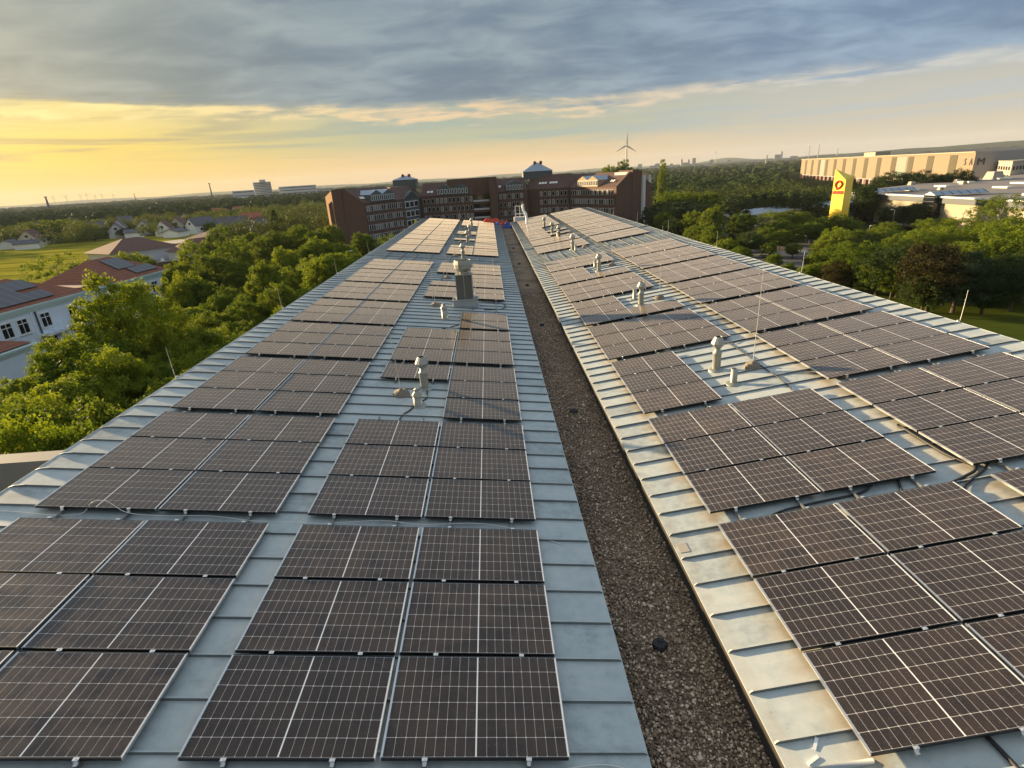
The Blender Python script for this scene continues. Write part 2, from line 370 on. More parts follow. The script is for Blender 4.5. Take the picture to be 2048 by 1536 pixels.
# ------------------------------------------------------------------ mesh helpers
class MB:
    def __init__(s): s.v = []; s.f = []; s.m = []
    def add(s, verts, faces, mi=0):
        k = len(s.v); s.v += [tuple(p) for p in verts]; s.f += [tuple(i+k for i in f) for f in faces]; s.m += [mi]*len(faces); return s
    def box(s, c, size, mi=0, mat=None, taper=1.0):
        x, y, z = size[0]/2, size[1]/2, size[2]/2
        vs = [Vector((sx*x*(taper if sz > 0 else 1), sy*y*(taper if sz > 0 else 1), sz*z)) for sz in (-1, 1) for sy in (-1, 1) for sx in (-1, 1)]
        if mat is not None: vs = [mat @ p for p in vs]
        c = Vector(c); vs = [p+c for p in vs]
        return s.add(vs, [(0, 2, 3, 1), (4, 5, 7, 6), (0, 1, 5, 4), (2, 6, 7, 3), (0, 4, 6, 2), (1, 3, 7, 5)], mi)
    def tube(s, pts, rad, n=8, mi=0, cap=True):
        pts = [Vector(p) for p in pts]; rads = rad if isinstance(rad, (list, tuple)) else [rad]*len(pts)
        k = len(s.v); up = Vector((0, 0, 1))
        for i, p in enumerate(pts):
            t = (pts[min(i+1, len(pts)-1)]-pts[max(i-1, 0)]).normalized()
            a = t.cross(up if abs(t.z) < .95 else Vector((1, 0, 0))).normalized(); b = t.cross(a)
            for j in range(n):
                q = 2*math.pi*j/n; s.v.append(tuple(p+(a*math.cos(q)+b*math.sin(q))*rads[i]))
        for i in range(len(pts)-1):
            for j in range(n):
                s.f.append((k+i*n+j, k+i*n+(j+1) % n, k+(i+1)*n+(j+1) % n, k+(i+1)*n+j)); s.m.append(mi)
        if cap:
            s.f.append(tuple(k+j for j in range(n))); s.m.append(mi)
            e = k+(len(pts)-1)*n; s.f.append(tuple(e+n-1-j for j in range(n))); s.m.append(mi)
        return s
    def lathe(s, prof, n=20, o=(0, 0, 0), mi=0):
        k = len(s.v)
        for r, z in prof:
            for j in range(n):
                q = 2*math.pi*j/n; s.v.append((o[0]+r*math.cos(q), o[1]+r*math.sin(q), o[2]+z))
        for i in range(len(prof)-1):
            for j in range(n):
                s.f.append((k+i*n+j, k+i*n+(j+1) % n, k+(i+1)*n+(j+1) % n, k+(i+1)*n+j)); s.m.append(mi)
        e = k+(len(prof)-1)*n
        if prof[-1][0] > 1e-4: s.f.append(tuple(e+j for j in range(n))); s.m.append(mi)
        return s
    def prism(s, poly, z0, z1, mi=0, top=None):
        """poly: list of (x,y) counter-clockwise"""
        n = len(poly); vs = [(x, y, z0) for x, y in poly]+[(x, y, z1) for x, y in poly]
        s.add(vs, [(i, (i+1) % n, n+(i+1) % n, n+i) for i in range(n)], mi)
        s.add(vs, [tuple(range(n, 2*n))], mi if top is None else top); return s
    def quad(s, a, b, c, d, mi=0): return s.add([a, b, c, d], [(0, 1, 2, 3)], mi)
    def build(s, name, mats, parent=None, smooth=False, org=None):
        me = bpy.data.meshes.new(name)
        v = s.v
        if org is not None: v = [(p[0]-org[0], p[1]-org[1], p[2]-org[2]) for p in v]
        me.from_pydata(v, [], s.f)
        for m in mats: me.materials.append(m)
        me.polygons.foreach_set('material_index', s.m)
        if smooth: me.polygons.foreach_set('use_smooth', [True]*len(s.f))
        me.update()
        o = bpy.data.objects.new(name, me); COL.objects.link(o)
        if parent: o.parent = parent
        return o

def tag(o, label=None, cat=None, group=None, kind=None):
    if label: o['label'] = label
    if cat: o['category'] = cat
    if group: o['group'] = group
    if kind: o['kind'] = kind
    return o
def root(name, loc=(0, 0, 0), label=None, cat=None, group=None, rz=0):
    o = bpy.data.objects.new(name, None); COL.objects.link(o); o.location = loc; o.rotation_euler = (0, 0, rz); o.empty_display_size = .2
    return tag(o, label, cat, group)
KIDS = {}
def copy_tree(o, parent=None):
    c = o.copy(); COL.objects.link(c)
    if parent: c.parent = parent
    for ch in o.children: copy_tree(ch, c)
    return c
def shear(p): return p

# ------------------------------------------------------------------ roof frames
SL, SR = 0.11862, 0.12871
HP = 0.12                                    # panel glass above the zinc
VA, VB = -1.5, 67.6
UE, GL, GR = 9.76, -0.635, 0.585
def RP(side, u, v, n=0.0):
    """point at slope coordinates u (across), v (along), n above the zinc"""
    a = SL if side == 'L' else -SR
    return Vector((u*math.cos(a)+n*math.sin(a), v, -u*math.sin(a)+n*math.cos(a)-HP))
def RROT(side): return (0, SL if side == 'L' else -SR, 0)

def building():
    r = root('office_building', (0, 33, GZ), 'long office building whose butterfly zinc roof carries the solar panels', 'building')
    for side, u0, u1 in (('L', -UE, GL), ('R', GR, UE)):
        mb = MB()
        nv = int((VB-VA)/1.0)
        mb.add([(u0, VA, 0), (u1, VA, 0), (u1, VB, 0), (u0, VB, 0)], [(0, 1, 2, 3)])
        # folded edges
        for ue, sg in ((u0, -1), (u1, 1)):
            outer = abs(ue) > 5; dz = -.16 if outer else -.02
            mb.add([(ue, VA, 0), (ue, VB, 0), (ue, VB, dz), (ue, VA, dz)], [(0, 1, 2, 3) if sg > 0 else (3, 2, 1, 0)])
            if outer: mb.box((ue-sg*.008, (VA+VB)/2, .002), (.014, VB-VA, .006))
        k0 = math.ceil((VA-VS0)/SEAM); k1 = int((VB-VS0)/SEAM)
        for k in range(k0, k1+1):
            v = VS0+k*SEAM + .006*math.sin(k*2.1); w = .0095; hh = .038
            if u1-u0 > 0:
                # seam lies down towards both ends
                ci = .05 if side == 'L' else .0; co = .045
                e0, e1 = (co, .012) if side == 'L' else (.012, co)
                L0, L1 = ((.07, .22), (.02, .05)) if side == 'L' else ((.02, .05), (.07, .22))
                us = [u0+.01, u0+L0[0], u0+L0[1], u1-L1[1], u1-L1[0], u1-.01]; hs = [.006, .024, hh, hh, .024, .006]; dv = [-e0, -e0*.35, 0, 0, -e1*.35, -e1]
                if side == 'R': dv[0] = dv[1] = 0
                else: dv[4] = dv[5] = 0
                vs = []
                for uu, h_, d_ in zip(us, hs, dv): vs += [(uu, v+d_-w, 0), (uu, v+d_-w, h_), (uu, v+d_+w, h_), (uu, v+d_+w, 0)]
                fs = []; f2 = []
                for i in range(5):
                    a = i*4; fs.append((a+1, a+5, a+6, a+2)); f2 += [(a, a+4, a+5, a+1), (a+2, a+6, a+7, a+3)]
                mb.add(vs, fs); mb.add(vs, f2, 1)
        o = mb.build('roof_slope', M('zinc_sheet', 'seam_side_shade'), r); o.rotation_euler = RROT(side)
        o.location = Vector((0, 0, -HP))-r.location
    # raised expansion joint across each slope
    for side, u0, u1 in (('L', -UE, GL), ('R', GR, UE)):
        j = MB()
        if side == 'R': j.box(((u0+u1)/2, 41.15, .04), (u1-u0, .1, .09))
        else: j.box(((u0+u1)/2, 35.3, .02), (u1-u0, .05, .05))
        o = j.build('expansion_joint', M('lead'), r); o.rotation_euler = RROT(side); o.location = Vector((0, 0, -HP))-r.location
    # channel walls and deck
    g = MB(); zl = RP('L', GL, 0).z-.01; zr = RP('R', GR, 0).z-.01; xl = RP('L', GL, 0).x; xr = RP('R', GR, 0).x
    g.box((xl-.05, (VA+VB)/2, (zl-.62)/2), (.04, VB-VA, zl+.55)); g.box((xr+.06, (VA+VB)/2, (zr-.62)/2), (.04, VB-VA, zr+.55))
    g.build('gutter_channel', M('gutter_shade'), r, org=r.location)
    w = MB(); xe = RP('L', -UE, 0).x; ze = RP('L', -UE, 0).z; xf = RP('R', UE, 0).x; zf = RP('R', UE, 0).z
    w.box(((xe+xf)/2, (VA+VB)/2, (GZ-.75)/2), (xf-xe-.5, VB-VA-.3, -.75-GZ))
    for x, z in ((xe+.35, ze), (xf-.35, zf)): w.box((x, (VA+VB)/2, (z-.2-.75)/2), (.2, VB-VA-.3, z-.2+.75))
    w.add([(xe+.3, VB-.2, -.75), (xf-.3, VB-.2, -.75), (xf-.3, VB-.2, zf-.2), (xr, VB-.2, -.3), (xl, VB-.2, -.3), (xe+.3, VB-.2, ze-.2)], [(0, 1, 2, 3, 4, 5)])
    w.build('wall', M('render_pale'), r, org=r.location)
    # low annex roof with its parapet, on the left
    a = MB(); a.box((-25.2, 2.6, -9), (30, 15.8, 16)); a.build('annex', M('membrane'), r, org=r.location)
    p = MB(); p.box((-25.2, 10.62, -.55), (30, .45, 1.66)); p.build('annex_parapet', M('parapet_grey'), r, org=r.location)
building()

def gravel():
    zg = -.40; xl = RP('L', GL, 0).x-.03; xr = RP('R', GR, 0).x+.04
    mb = MB(); n = 60
    mb.add([(xl, VA, zg), (xr, VA, zg), (xr, VB, zg), (xl, VB, zg)], [(0, 1, 2, 3)])
    o = mb.build('gravel_strip', M('gravel_bed')); tag(o, 'brown gravel filling the channel between the two roof slopes', 'gravel', kind='stuff')
    rng = np.random.default_rng(3)
    N = 30000
    t = (1+5**.5)/2
    ico = np.array([(-1, t, 0), (1, t, 0), (-1, -t, 0), (1, -t, 0), (0, -1, t), (0, 1, t), (0, -1, -t), (0, 1, -t), (t, 0, -1), (t, 0, 1), (-t, 0, -1), (-t, 0, 1)])/1.9
    fc = np.array([(0, 11, 5), (0, 5, 1), (0, 1, 7), (0, 7, 10), (0, 10, 11), (1, 5, 9), (5, 11, 4), (11, 10, 2), (10, 7, 6), (7, 1, 8), (3, 9, 4), (3, 4, 2), (3, 2, 6), (3, 6, 8), (3, 8, 9), (4, 9, 5), (2, 4, 11), (6, 2, 10), (8, 6, 7), (9, 8, 1)])
    y = 2.9+24*rng.random(N)**1.7
    x = xl+(xr-xl)*rng.random(N)
    sz = rng.uniform(.007, .019, N)*(1+.5*(rng.random(N) < .12)); sx = sz*rng.uniform(.8, 1.5, N); sy = sz*rng.uniform(.7, 1.3, N); s3 = sz*rng.uniform(.5, .9, N)
    a = rng.random(N)*6.28; tl = rng.normal(0, .4, N)
    V = ico[None]*np.stack([sx, sy, s3], 1)[:, None]*rng.uniform(.85, 1.15, (N, 12, 1))
    ca, sa, ct, st = np.cos(a), np.sin(a), np.cos(tl), np.sin(tl)
    X, Y, Z = V[..., 0], V[..., 1], V[..., 2]
    Y, Z = Y*ct[:, None]-Z*st[:, None], Y*st[:, None]+Z*ct[:, None]
    X, Y = X*ca[:, None]-Y*sa[:, None], X*sa[:, None]+Y*ca[:, None]
    hump = .012*np.sin(x*7+y*3)*np.sin(y*4)
    V = np.stack([X+x[:, None], Y+y[:, None], Z+(zg+.006+rng.random(N)*.022+hump*.5)[:, None]], -1).reshape(-1, 3)
    Fc = (fc[None]+12*np.arange(N)[:, None, None]).reshape(-1, 3)
    me = bpy.data.meshes.new('pebbles'); me.vertices.add(len(V)); me.vertices.foreach_set('co', V.ravel())
    me.loops.add(Fc.size); me.polygons.add(len(Fc)); me.loops.foreach_set('vertex_index', Fc.ravel())
    me.polygons.foreach_set('loop_start', np.arange(0, Fc.size, 3)); me.polygons.foreach_set('use_smooth', np.ones(len(Fc), bool)); me.update(calc_edges=True)
    me.materials.append(MATS['pebble'])
    o = bpy.data.objects.new('pebbles', me); COL.objects.link(o); tag(o, 'loose brown pebbles lying in the near part of the channel', 'pebbles', kind='stuff')
gravel()

# ------------------------------------------------------------------ solar panels
FR = .035
def panel_mesh(uvoff=False):
    glass = MB(); frame = MB()
    z = 0.0
    glass.add([(.004, .004, z-.0015), (PW-.004, .004, z-.0015), (PW-.004, PH-.004, z-.0015), (.004, PH-.004, z-.0015)], [(0, 1, 2, 3)])
    w = .0085
    for yy in (w/2, PH-w/2): frame.box((PW/2, yy, z-FR/2), (PW-2*w, w, FR), 0)
    for xx in (w/2, PW-w/2): frame.box((xx, PH/2, z-FR/2+.0006), (w, PH, FR+.0012), 1)
    frame.add([(w, w, z-.012), (PW-w, w, z-.012), (PW-w, PH-w, z-.012), (w, PH-w, z-.012)], [(3, 2, 1, 0)], 0)
    return glass, frame
def with_uv(me):
    uv = me.uv_layers.new(name='UVMap')
    for l in me.loops:
        p = me.vertices[l.vertex_index].co; uv.data[l.index].uv = (p.x, p.y)

proto = root('solar_panel')
_g, _f = panel_mesh()
gl = _g.build('glass', M('solar_cells'), proto); with_uv(gl.data)
fr = _f.build('frame', M('black_frame', 'silver'), proto)
def clamp_mesh(end):
    c = MB()
    c.box((0, 0, .004), (.05, .03 if end else .036, .005)); c.box((0, 0, -.012), (.04, .012, .03))
    if end:
        c.box((0, -.011, -.018), (.042, .006, .04)); c.box((0, -.02, -.04), (.034, .03, .006)); c.box((0, -.006, -.055), (.03, .03, .03))
    c.lathe([(.007, .006), (.007, .012), (0, .012)], 8)
    return c
cm_end = clamp_mesh(True).build('clamp', M('clamp_metal')); cm_mid = clamp_mesh(False).build('clamp', M('clamp_metal'))
CX = (.40, 1.345)
GAP = .0413
FARV = 62.0
ORD = ['first', 'second', 'third', 'fourth', 'fifth', 'sixth', 'seventh', 'eighth', 'ninth', 'tenth', 'eleventh', 'twelfth', 'thirteenth', 'fourteenth', 'fifteenth', 'sixteenth', 'seventeenth']
rngp = random.Random(5)
far_list = []
def place_panel(side, block, u0, c, v0, r, gi, rows, slope_name):
    u = u0+c*(PW+GAP); v = v0+r*(PH+GAP)
    if v > FARV: far_list.append((side, u, v)); return
    o = proto.copy(); COL.objects.link(o)
    o.location = RP(side, u, v, HP+rngp.uniform(-.002, .002))
    o.rotation_euler = (rngp.gauss(0, .0022), RROT(side)[1]+rngp.gauss(0, .0022), 0)
    cname = ('left', 'right')[c]; rname = ('front', 'middle', 'back')[r]
    o['label'] = f"solar panel, {cname} in the {rname} row of the {ORD[gi]} array back, {block} column, {side_name[side]} slope"
    o['category'] = 'solar panel'; o['group'] = 'solar panels on the zinc roof'
    for ch in (gl, fr):
        d = ch.copy(); COL.objects.link(d); d.parent = o
    if v < 34:
        first = (r == 0) or (r-1 not in rows)
        for cx in CX:
            d = (cm_end if first else cm_mid).copy(); COL.objects.link(d); d.parent = o; d.location = (cx, -.012 if first else -GAP/2, 0)
            if r == 2 or (r+1 not in rows):
                d = cm_end.copy(); COL.objects.link(d); d.parent = o; d.location = (cx, PH+.012, 0); d.rotation_euler = (0, 0, math.pi)
side_name = {'L': 'left', 'R': 'right'}
V1 = [3.482, 7.245, 10.974, 14.77, 18.53, 22.32, 26.13, 29.86]
V1R = [3.297, 7.10, 10.896, 14.68, 18.474, 22.26, 26.10, 29.82]
V2 = [37.45+3.75*k for k in range(8)]
V2R = [37.40]+[41.42+3.71*k for k in range(7)]
ALL = [0, 1, 2]
LAY = {
 ('L', 'outer', -8.852): [(ALL, ALL)]*16,
 ('L', 'inner', -4.904): [(ALL, ALL), (ALL, ALL), ([2], ALL), (ALL, ALL), ([], [0, 1]), ([1, 2], [1, 2]), ([0], ALL), (ALL, ALL),
                          (ALL, ALL), ([0], ALL), ([1], ALL), ([2], ALL), ([0], ALL), ([], ALL), (ALL, ALL), (ALL, ALL)],
 ('R', 'inner', 1.308): [(ALL, ALL), (ALL, ALL), (ALL, []), (ALL, ALL), (ALL, [0]), (ALL, ALL), (ALL, [0]), (ALL, ALL),
                         (ALL, ALL), (ALL, ALL), (ALL, [1]), (ALL, [0]), (ALL, [1, 2]), (ALL, ALL), (ALL, ALL), (ALL, ALL)],
 ('R', 'outer', 5.350): [(ALL, ALL)]*16,
}
for (side, block, u0), rows in LAY.items():
    vs = (V1+V2) if side == 'L' else (V1R+V2R)
    for gi, (ca, cb) in enumerate(rows):
        if side == 'R' and block == 'outer' and gi == 1:
            pass
        for c, rr in ((0, ca), (1, cb)):
            for r in rr: place_panel(side, block, u0, c, vs[gi], r, gi, rr, '')
# rows beyond: one object
def far_panels():
    vs = []; fs = []; uvs = []; ms = []
    for side, u, v in far_list:
        k = len(vs)
        for a, b in ((0, 0), (PW, 0), (PW, PH), (0, PH)): vs.append(tuple(RP(side, u+a, v+b, HP))); uvs.append((a, b))
        for a, b in ((0, 0), (PW, 0), (PW, PH), (0, PH)): vs.append(tuple(RP(side, u+a, v+b, HP-FR))); uvs.append((0, 0))
        fs += [(k, k+1, k+2, k+3), (k+4, k+5, k+1, k), (k+5, k+6, k+2, k+1), (k+7, k+4, k, k+3)]; ms += [0, 1, 2, 2]
    me = bpy.data.meshes.new('distant_solar_panels'); me.from_pydata(vs, [], fs); me.polygons.foreach_set('material_index', ms)
    for m in M('solar_cells', 'black_frame', 'silver'): me.materials.append(m)
    uv = me.uv_layers.new(name='UVMap')
    for l in me.loops: uv.data[l.index].uv = uvs[l.vertex_index]
    o = bpy.data.objects.new('distant_solar_panels', me); COL.objects.link(o)
    tag(o, 'most distant rows of solar panels at the far roof end', 'solar panels', 'solar panels on the zinc roof', 'stuff')
far_panels()
for o in (gl, fr, cm_end, cm_mid, proto): bpy.data.objects.remove(o)

# mounting rails running under the panels
def rails():
    first = None
    for side, ub in (('L', -8.852), ('L', -4.904), ('R', 1.308), ('R', 5.350)):
        for k in range(4):
            u = ub+CX[k % 2]+(k//2)*(PW+GAP)
            for va, vb in ((3.36, 33.5), (33.5, 67.3)):
                if side == 'L' and ub > -5 and k < 2:
                    if va < 5: segs = [(3.36, 11.0), (13.2, 18.4), (23.4, 33.5)]
                    else: segs = [(33.5, 42.5)]
                elif side == 'R' and ub < 2 and k >= 2:
                    segs = [(3.2, 10.7), (14.5, 19.7), (22.1, 27.4), (29.7, 33.5)] if va < 5 else [(33.5, 42.5)]
                elif side == 'R' and ub > 5: segs = [(va+1.0 if va < 5 and k > 0 else va, vb)]
                else: segs = [(va, vb)]
                for a, b in segs:
                    mb = MB(); mb.box((0, (a+b)/2, .045), (.04, b-a, .034)); mb.box((0, (a+b)/2, .0645), (.022, b-a, .005))
                    v = math.ceil((a-VS0)/SEAM)*SEAM+VS0
                    while v < b:
                        mb.box((0, v, .016), (.05, .05, .034)); v += SEAM*3
                    o = mb.build('mounting_rail', M('rail_metal')); o.location = RP(side, u, 0, 0); o.rotation_euler = RROT(side)
                    tag(o, f"aluminium rail under the {['left edge', 'middle left', 'middle right', 'right edge'][k]} of the {'outer' if abs(ub) > 5 else 'inner'} panels, {side_name[side]} slope, {'near' if va < 5 else 'far'} half", 'rail', 'mounting rails under the solar panels')
rails()

# ------------------------------------------------------------------ roof furniture
def cowl(side, u, v, s=1.0, label='', tall=1.0):
    loc = RP(side, u, v); r = root('roof_cowl', loc, label, 'vent', 'vent cowls in a line along the roof')
    h = .42*tall*s
    MB().lathe([(.19*s, -.03), (.19*s, .012), (.165*s, .02), (.105*s, .05), (.1*s, .05)], 24).build('flange', M('galv'), r, True)
    MB().lathe([(.1*s, -.02), (.1*s, h), (.108*s, h+.01), (.108*s, h+.04), (.07*s, h+.06), (.07*s, h+.16*s)], 24).build('pipe', M('galv'), r, True)
    c = MB(); z = h+.14*s
    c.lathe([(.07*s, z), (.165*s, z+.12*s), (.168*s, z+.13*s), (.085*s, z+.29*s), (.08*s, z+.29*s), (.075*s, z+.26*s)], 10, mi=0); c.lathe([(.0, z+.275*s), (.078*s, z+.275*s)], 10, mi=1)
    c.build('cap', M('galv', 'hole_black'), r)
def pipe_stub(side, u, v, label, h=.38, rr=.075, capped=False):
    loc = RP(side, u, v); r = root('vent_pipe', loc, label, 'vent pipe', 'short vent pipes along the roof')
    MB().lathe([(.19, -.03), (.19, .012), (.16, .018), (.1, .04), (.09, .04)], 24).build('flange', M('galv'), r, True)
    p = MB().lathe([(rr, -.02), (rr, h), (rr*.82, h), (rr*.82, h-.03)], 18); p.lathe([(0, h-.03), (rr*.82, h-.03)], 18, mi=1)
    p.build('pipe', M('galv', 'hole_black'), r, True)
    if capped: MB().lathe([(rr*1.15, h-.03), (rr*1.15, h+.02), (rr*.55, h+.09), (rr*.55, h+.13), (rr*.65, h+.14), (0, h+.17)], 18).build('cap', M('galv'), r, True)
def rod(side, u, v, h, label, lean=(0, 0)):
    loc = RP(side, u, v); r = root('lightning_rod', loc, label, 'lightning rod', 'lightning rods on concrete feet')
    b = MB().lathe([(.2, -.04), (.205, .0), (.2, .05), (.19, .06), (.17, .062), (.17, .1), (.15, .115), (.05, .12), (.045, .16), (.02, .17)], 24); b.build('foot', M('concrete'), r, True)
    MB().tube([(0, 0, .1), (lean[0]*h*.5, lean[1]*h*.5, h*.5), (lean[0]*h, lean[1]*h, h)], [.009, .007, .004], 6).build('rod', M('rod_metal'), r)
LV = [(-3.725, 12.90), (-3.69, 36.05), (-3.695, 45.13), (-3.696, 50.63), (-3.725, 58.73)]
where = ['beside the nearest rod on the left slope', 'behind the tall square chimney, left slope', 'in front of the single middle panel, left slope', 'before the pair of panels far back, left slope', 'farthest back on the left slope']
for i, (u, v) in enumerate(LV): cowl('L', u, v, 1.0 if i == 0 else 1.15, 'galvanised vent cowl '+where[i])
RVv = [(3.619, 12.76), (3.675, 20.15), (3.60, 28.07), (3.573, 37.1), (3.55, 44.3), (3.4, 47.8), (3.35, 54.1)]
where = ['large in front of the gap between right-slope arrays', 'by the short pipe, second on the right slope', 'third along the right slope, beside a tall rod', 'fourth along the right slope, before the bare zinc gap', 'fifth on the right slope, past the expansion joint', 'sixth on the right slope', 'farthest back on the right slope']
for i, (u, v) in enumerate(RVv): cowl('R', u, v, 1.02 if i < 3 else 1.15, 'galvanised vent cowl, '+where[i])
pipe_stub('L', -3.76, 11.8, 'short capped pipe in front of the nearest left cowl', .28, .1, True)
pipe_stub('L', -3.741, 20.12, 'lone capped pipe on bare zinc before the square chimney', .42, .11, True)
pipe_stub('R', 3.637, 11.77, 'open short pipe beside the nearest right cowl')
pipe_stub('R', 3.674, 21.1, 'short pipe left of the second right cowl', .42)
pipe_stub('R', 3.62, 29.25, 'short pipe left of the third right cowl', .4)
pipe_stub('R', 3.64, 36.2, 'short pipe right of the fourth right cowl', .4)
pipe_stub('R', 3.5, 44.9, 'short pipe touching the fifth right cowl', .5)
for i, (u, v, h) in enumerate([(-4.241, 12.445, 2.1), (-4.274, 22.2, 2.4), (-4.22, 28.66, 2.4), (-4.254, 37.0, 2.6), (-4.25, 45.2, 2.6), (-4.4, 50.2, 2.6), (-4.3, 58.0, 2.6)]):
    rod('L', u, v, h, f"thin lightning rod with concrete foot, {ORD[i]} from the front on the left slope", (-.05, .02) if i == 0 else (-.02, 0))
for i, (u, v, h) in enumerate([(4.415, 12.49, 2.5), (4.478, 20.5, 2.7), (4.46, 28.9, 2.7), (4.402, 37.08, 2.2), (4.45, 45.0, 2.4), (4.4, 53.0, 2.2)]):
    rod('R', u, v, h, f"thin lightning rod with concrete foot, {ORD[i]} from the front on the right slope", (.01, 0))
for side, sg in (('L', -1), ('R', 1)):
    for i, v in enumerate([13.0 if sg < 0 else 12.9, 20.5 if sg < 0 else 20.3, 28.5, 36.6, 44.5, 53]):
        p = RP(side, sg*9.8, v); mb = MB(); mb.tube([(0, 0, -.15), (sg*.02, 0, .35), (sg*.03, 0, .78)], [.007, .006, .004], 6); mb.box((-sg*.03, 0, .02), (.07, .03, .03))
        o = mb.build('eaves_rod', M('rod_metal')); o.location = p
        tag(o, f"short lightning spike on the {side_name[side]} eaves, {ORD[i]} from the front", 'lightning rod', 'spikes along the eaves')

def chimney():
    p = RP('L', -3.03, 22.5); r = root('vent_chimney', p, 'tall square dark chimney with a round galvanised cowl on the left slope', 'chimney')
    R0 = Matrix.Rotation(SL, 3, 'Y')
    k = MB(); k.box((0, 0, .03), (1.15, .95, .012), 0, R0); k.box((0, 0, .16), (.98, .78, .34), 0); k.box((0, -.02, .335), (1.06, .86, .02), 0); k.build('curb', M('lead'), r)
    b = MB(); b.box((0, 0, .83), (.64, .62, .98))
    b.box((-.325, 0, .83), (.02, .64, .98), 1); b.box((.325, 0, .83), (.02, .64, .98), 1); b.box((0, -.314, .83), (.022, .012, .98), 1); b.box((0, 0, 1.33), (.70, .68, .03), 1)
    b.build('shaft', M('galv_dark', 'galv'), r)
    for x in (-.44, .44): MB().box((x, -.3, .39), (.1, .08, .09)).build('lifting_lug', M('galv'), r)
    c = MB(); c.lathe([(.22, 1.34), (.22, 1.43), (.34, 1.55), (.355, 1.7), (.355, 1.73), (.33, 1.88), (.305, 1.88), (.3, 1.8)], 12); c.lathe([(0, 1.81), (.3, 1.81)], 12, mi=1)
    for q in (.6, 2.2, 4.0, 5.4): c.box((.3*math.cos(q), .3*math.sin(q), 1.4), (.03, .03, .2))
    c.build('cowl', M('galv', 'hole_black'), r)
    MB().tube([(.355+.07*math.cos(t), 0, 1.66+.07*math.sin(t)) for t in [i*.55 for i in range(12)]], .012, 6).build('ring', M('galv'), r)
chimney()

def drains():
    for i, v in enumerate([5.165, 12.43, 20.9, 29.3, 37.0, 45.5]):
        mb = MB(); mb.lathe([(.095, 0), (.095, .03), (.08, .06), (.05, .075), (0, .08)], 16)
        for j in range(8):
            q = j*math.pi/4; mb.tube([(.1*math.cos(q), .1*math.sin(q), 0), (.085*math.cos(q), .085*math.sin(q), .06), (0, 0, .09)], .006, 5)
        o = mb.build('roof_drain', M('drain_black')); o.location = (-.045, v, -.385)
        tag(o, f"black domed drain grate in the gravel, {ORD[i]} from the front", 'drain', 'drain grates along the gravel channel')
drains()

def smooth_path(pts, k=5):
    P = [Vector(p) for p in pts]; out = []
    for i in range(len(P)-1):
        p0, p1, p2, p3 = P[max(i-1, 0)], P[i], P[i+1], P[min(i+2, len(P)-1)]
        for j in range(k):
            t = j/k; out.append(.5*((2*p1)+(p2-p0)*t+(2*p0-5*p1+4*p2-p3)*t*t+(3*p1-p0-3*p2+p3)*t**3))
    out.append(P[-1]); return out
def cable(name, side, pts, rad, mat, label, n0=.02):
    P = [RP(side, u, v, n0 if len(q) == 0 else q[0]) for u, v, *q in pts]
    o = MB().tube(smooth_path(P), rad, 7).build(name, M(mat), smooth=True); tag(o, label, 'cable')
W1 = [(-9.75, 7.22, .01), (-9.3, 7.24, .02), (-8.98, 7.2, .03), (-8.53, 7.13, .05), (-8.15, 7.17, .06), (-8.1, 7.35, .14), (-7.9, 7.37, .15), (-7.5, 7.17, .10), (-6.99, 7.14, .08), (-6.3, 7.18, .07), (-5.68, 7.10, .06), (-5.2, 7.13, .04), (-4.66, 7.09, .05), (-3.79, 7.15, .09), (-3.18, 7.12, .06), (-2.35, 7.17, .07), (-1.74, 7.08, .05), (-1.3, 6.9, .02), (-1.05, 6.76, .01)]
cable('wire', 'L', W1, .0045, 'white_wire', 'thin white wire lying across the gap behind the front left arrays')
W2 = [(-7.5, 3.40, .02), (-6.3, 3.42, .05), (-5.5, 3.40, .04), (-4.66, 3.41, .05), (-3.6, 3.40, .05), (-2.7, 3.41, .05), (-1.9, 3.39, .03), (-1.45, 3.46, .015), (-1.12, 3.50, .012), (-.9, 3.47, .012)]
cable('wire', 'L', W2, .0045, 'white_wire', 'thin white wire along the bottom edge of the front left arrays')
cable('wire', 'L', [(-1.36, 6.88, .012), (-1.2, 6.86, .01), (-1.02, 6.74, .01)], .003, 'white_wire', 'short loose strand of white wire on bare zinc')
cable('cable', 'R', [(4.6, 14.5, .03), (4.62, 13.9, .03), (4.62, 13.1, .035), (4.59, 12.2, .035), (4.6, 11.5, .035), (4.53, 10.8, .03)], .016, 'rubber', 'black cable running past the nearest right rod')
cable('cable', 'R', [(5.33, 8.7, .03), (5.32, 7.6, .03), (5.42, 7.13, .03), (5.1, 6.95, .03), (4.84, 6.86, .03), (4.6, 6.7, .04), (4.4, 6.4, .05)], .024, 'rubber', 'thick black conduit bending between the right arrays')
cable('cable', 'R', [(5.8, 7.3, .05), (5.5, 7.05, .03), (5.15, 6.86, .03), (4.9, 6.7, .04), (4.7, 6.4, .05)], .02, 'rubber', 'second black conduit beside the bend of the thick one')
cable('cable', 'R', [(4.3, 7.25, .05), (4.22, 7.1, .04), (4.13, 6.9, .03), (4.05, 6.6, .04)], .022, 'rubber', 'short black conduit crossing the gap, right slope')
cable('cable', 'R', [(3.9, 7.2, .05), (3.6, 7.02, .03), (2.9, 6.98, .03), (2.3, 6.92, .03), (1.9, 6.72, .04)], .018, 'rubber', 'black cable along the gap behind the front right array')
cable('cable', 'R', [(2.35, 3.6, .04), (2.4, 3.2, .03), (2.42, 2.6, .03)], .022, 'rubber', 'black conduit coming out below the front right array')
cable('cable', 'R', [(4.7, 14.3, .03), (5.0, 14.45, .03), (5.35, 14.4, .03), (5.5, 14.5, .04)], .014, 'rubber', 'black cable crossing between inner and outer right arrays')
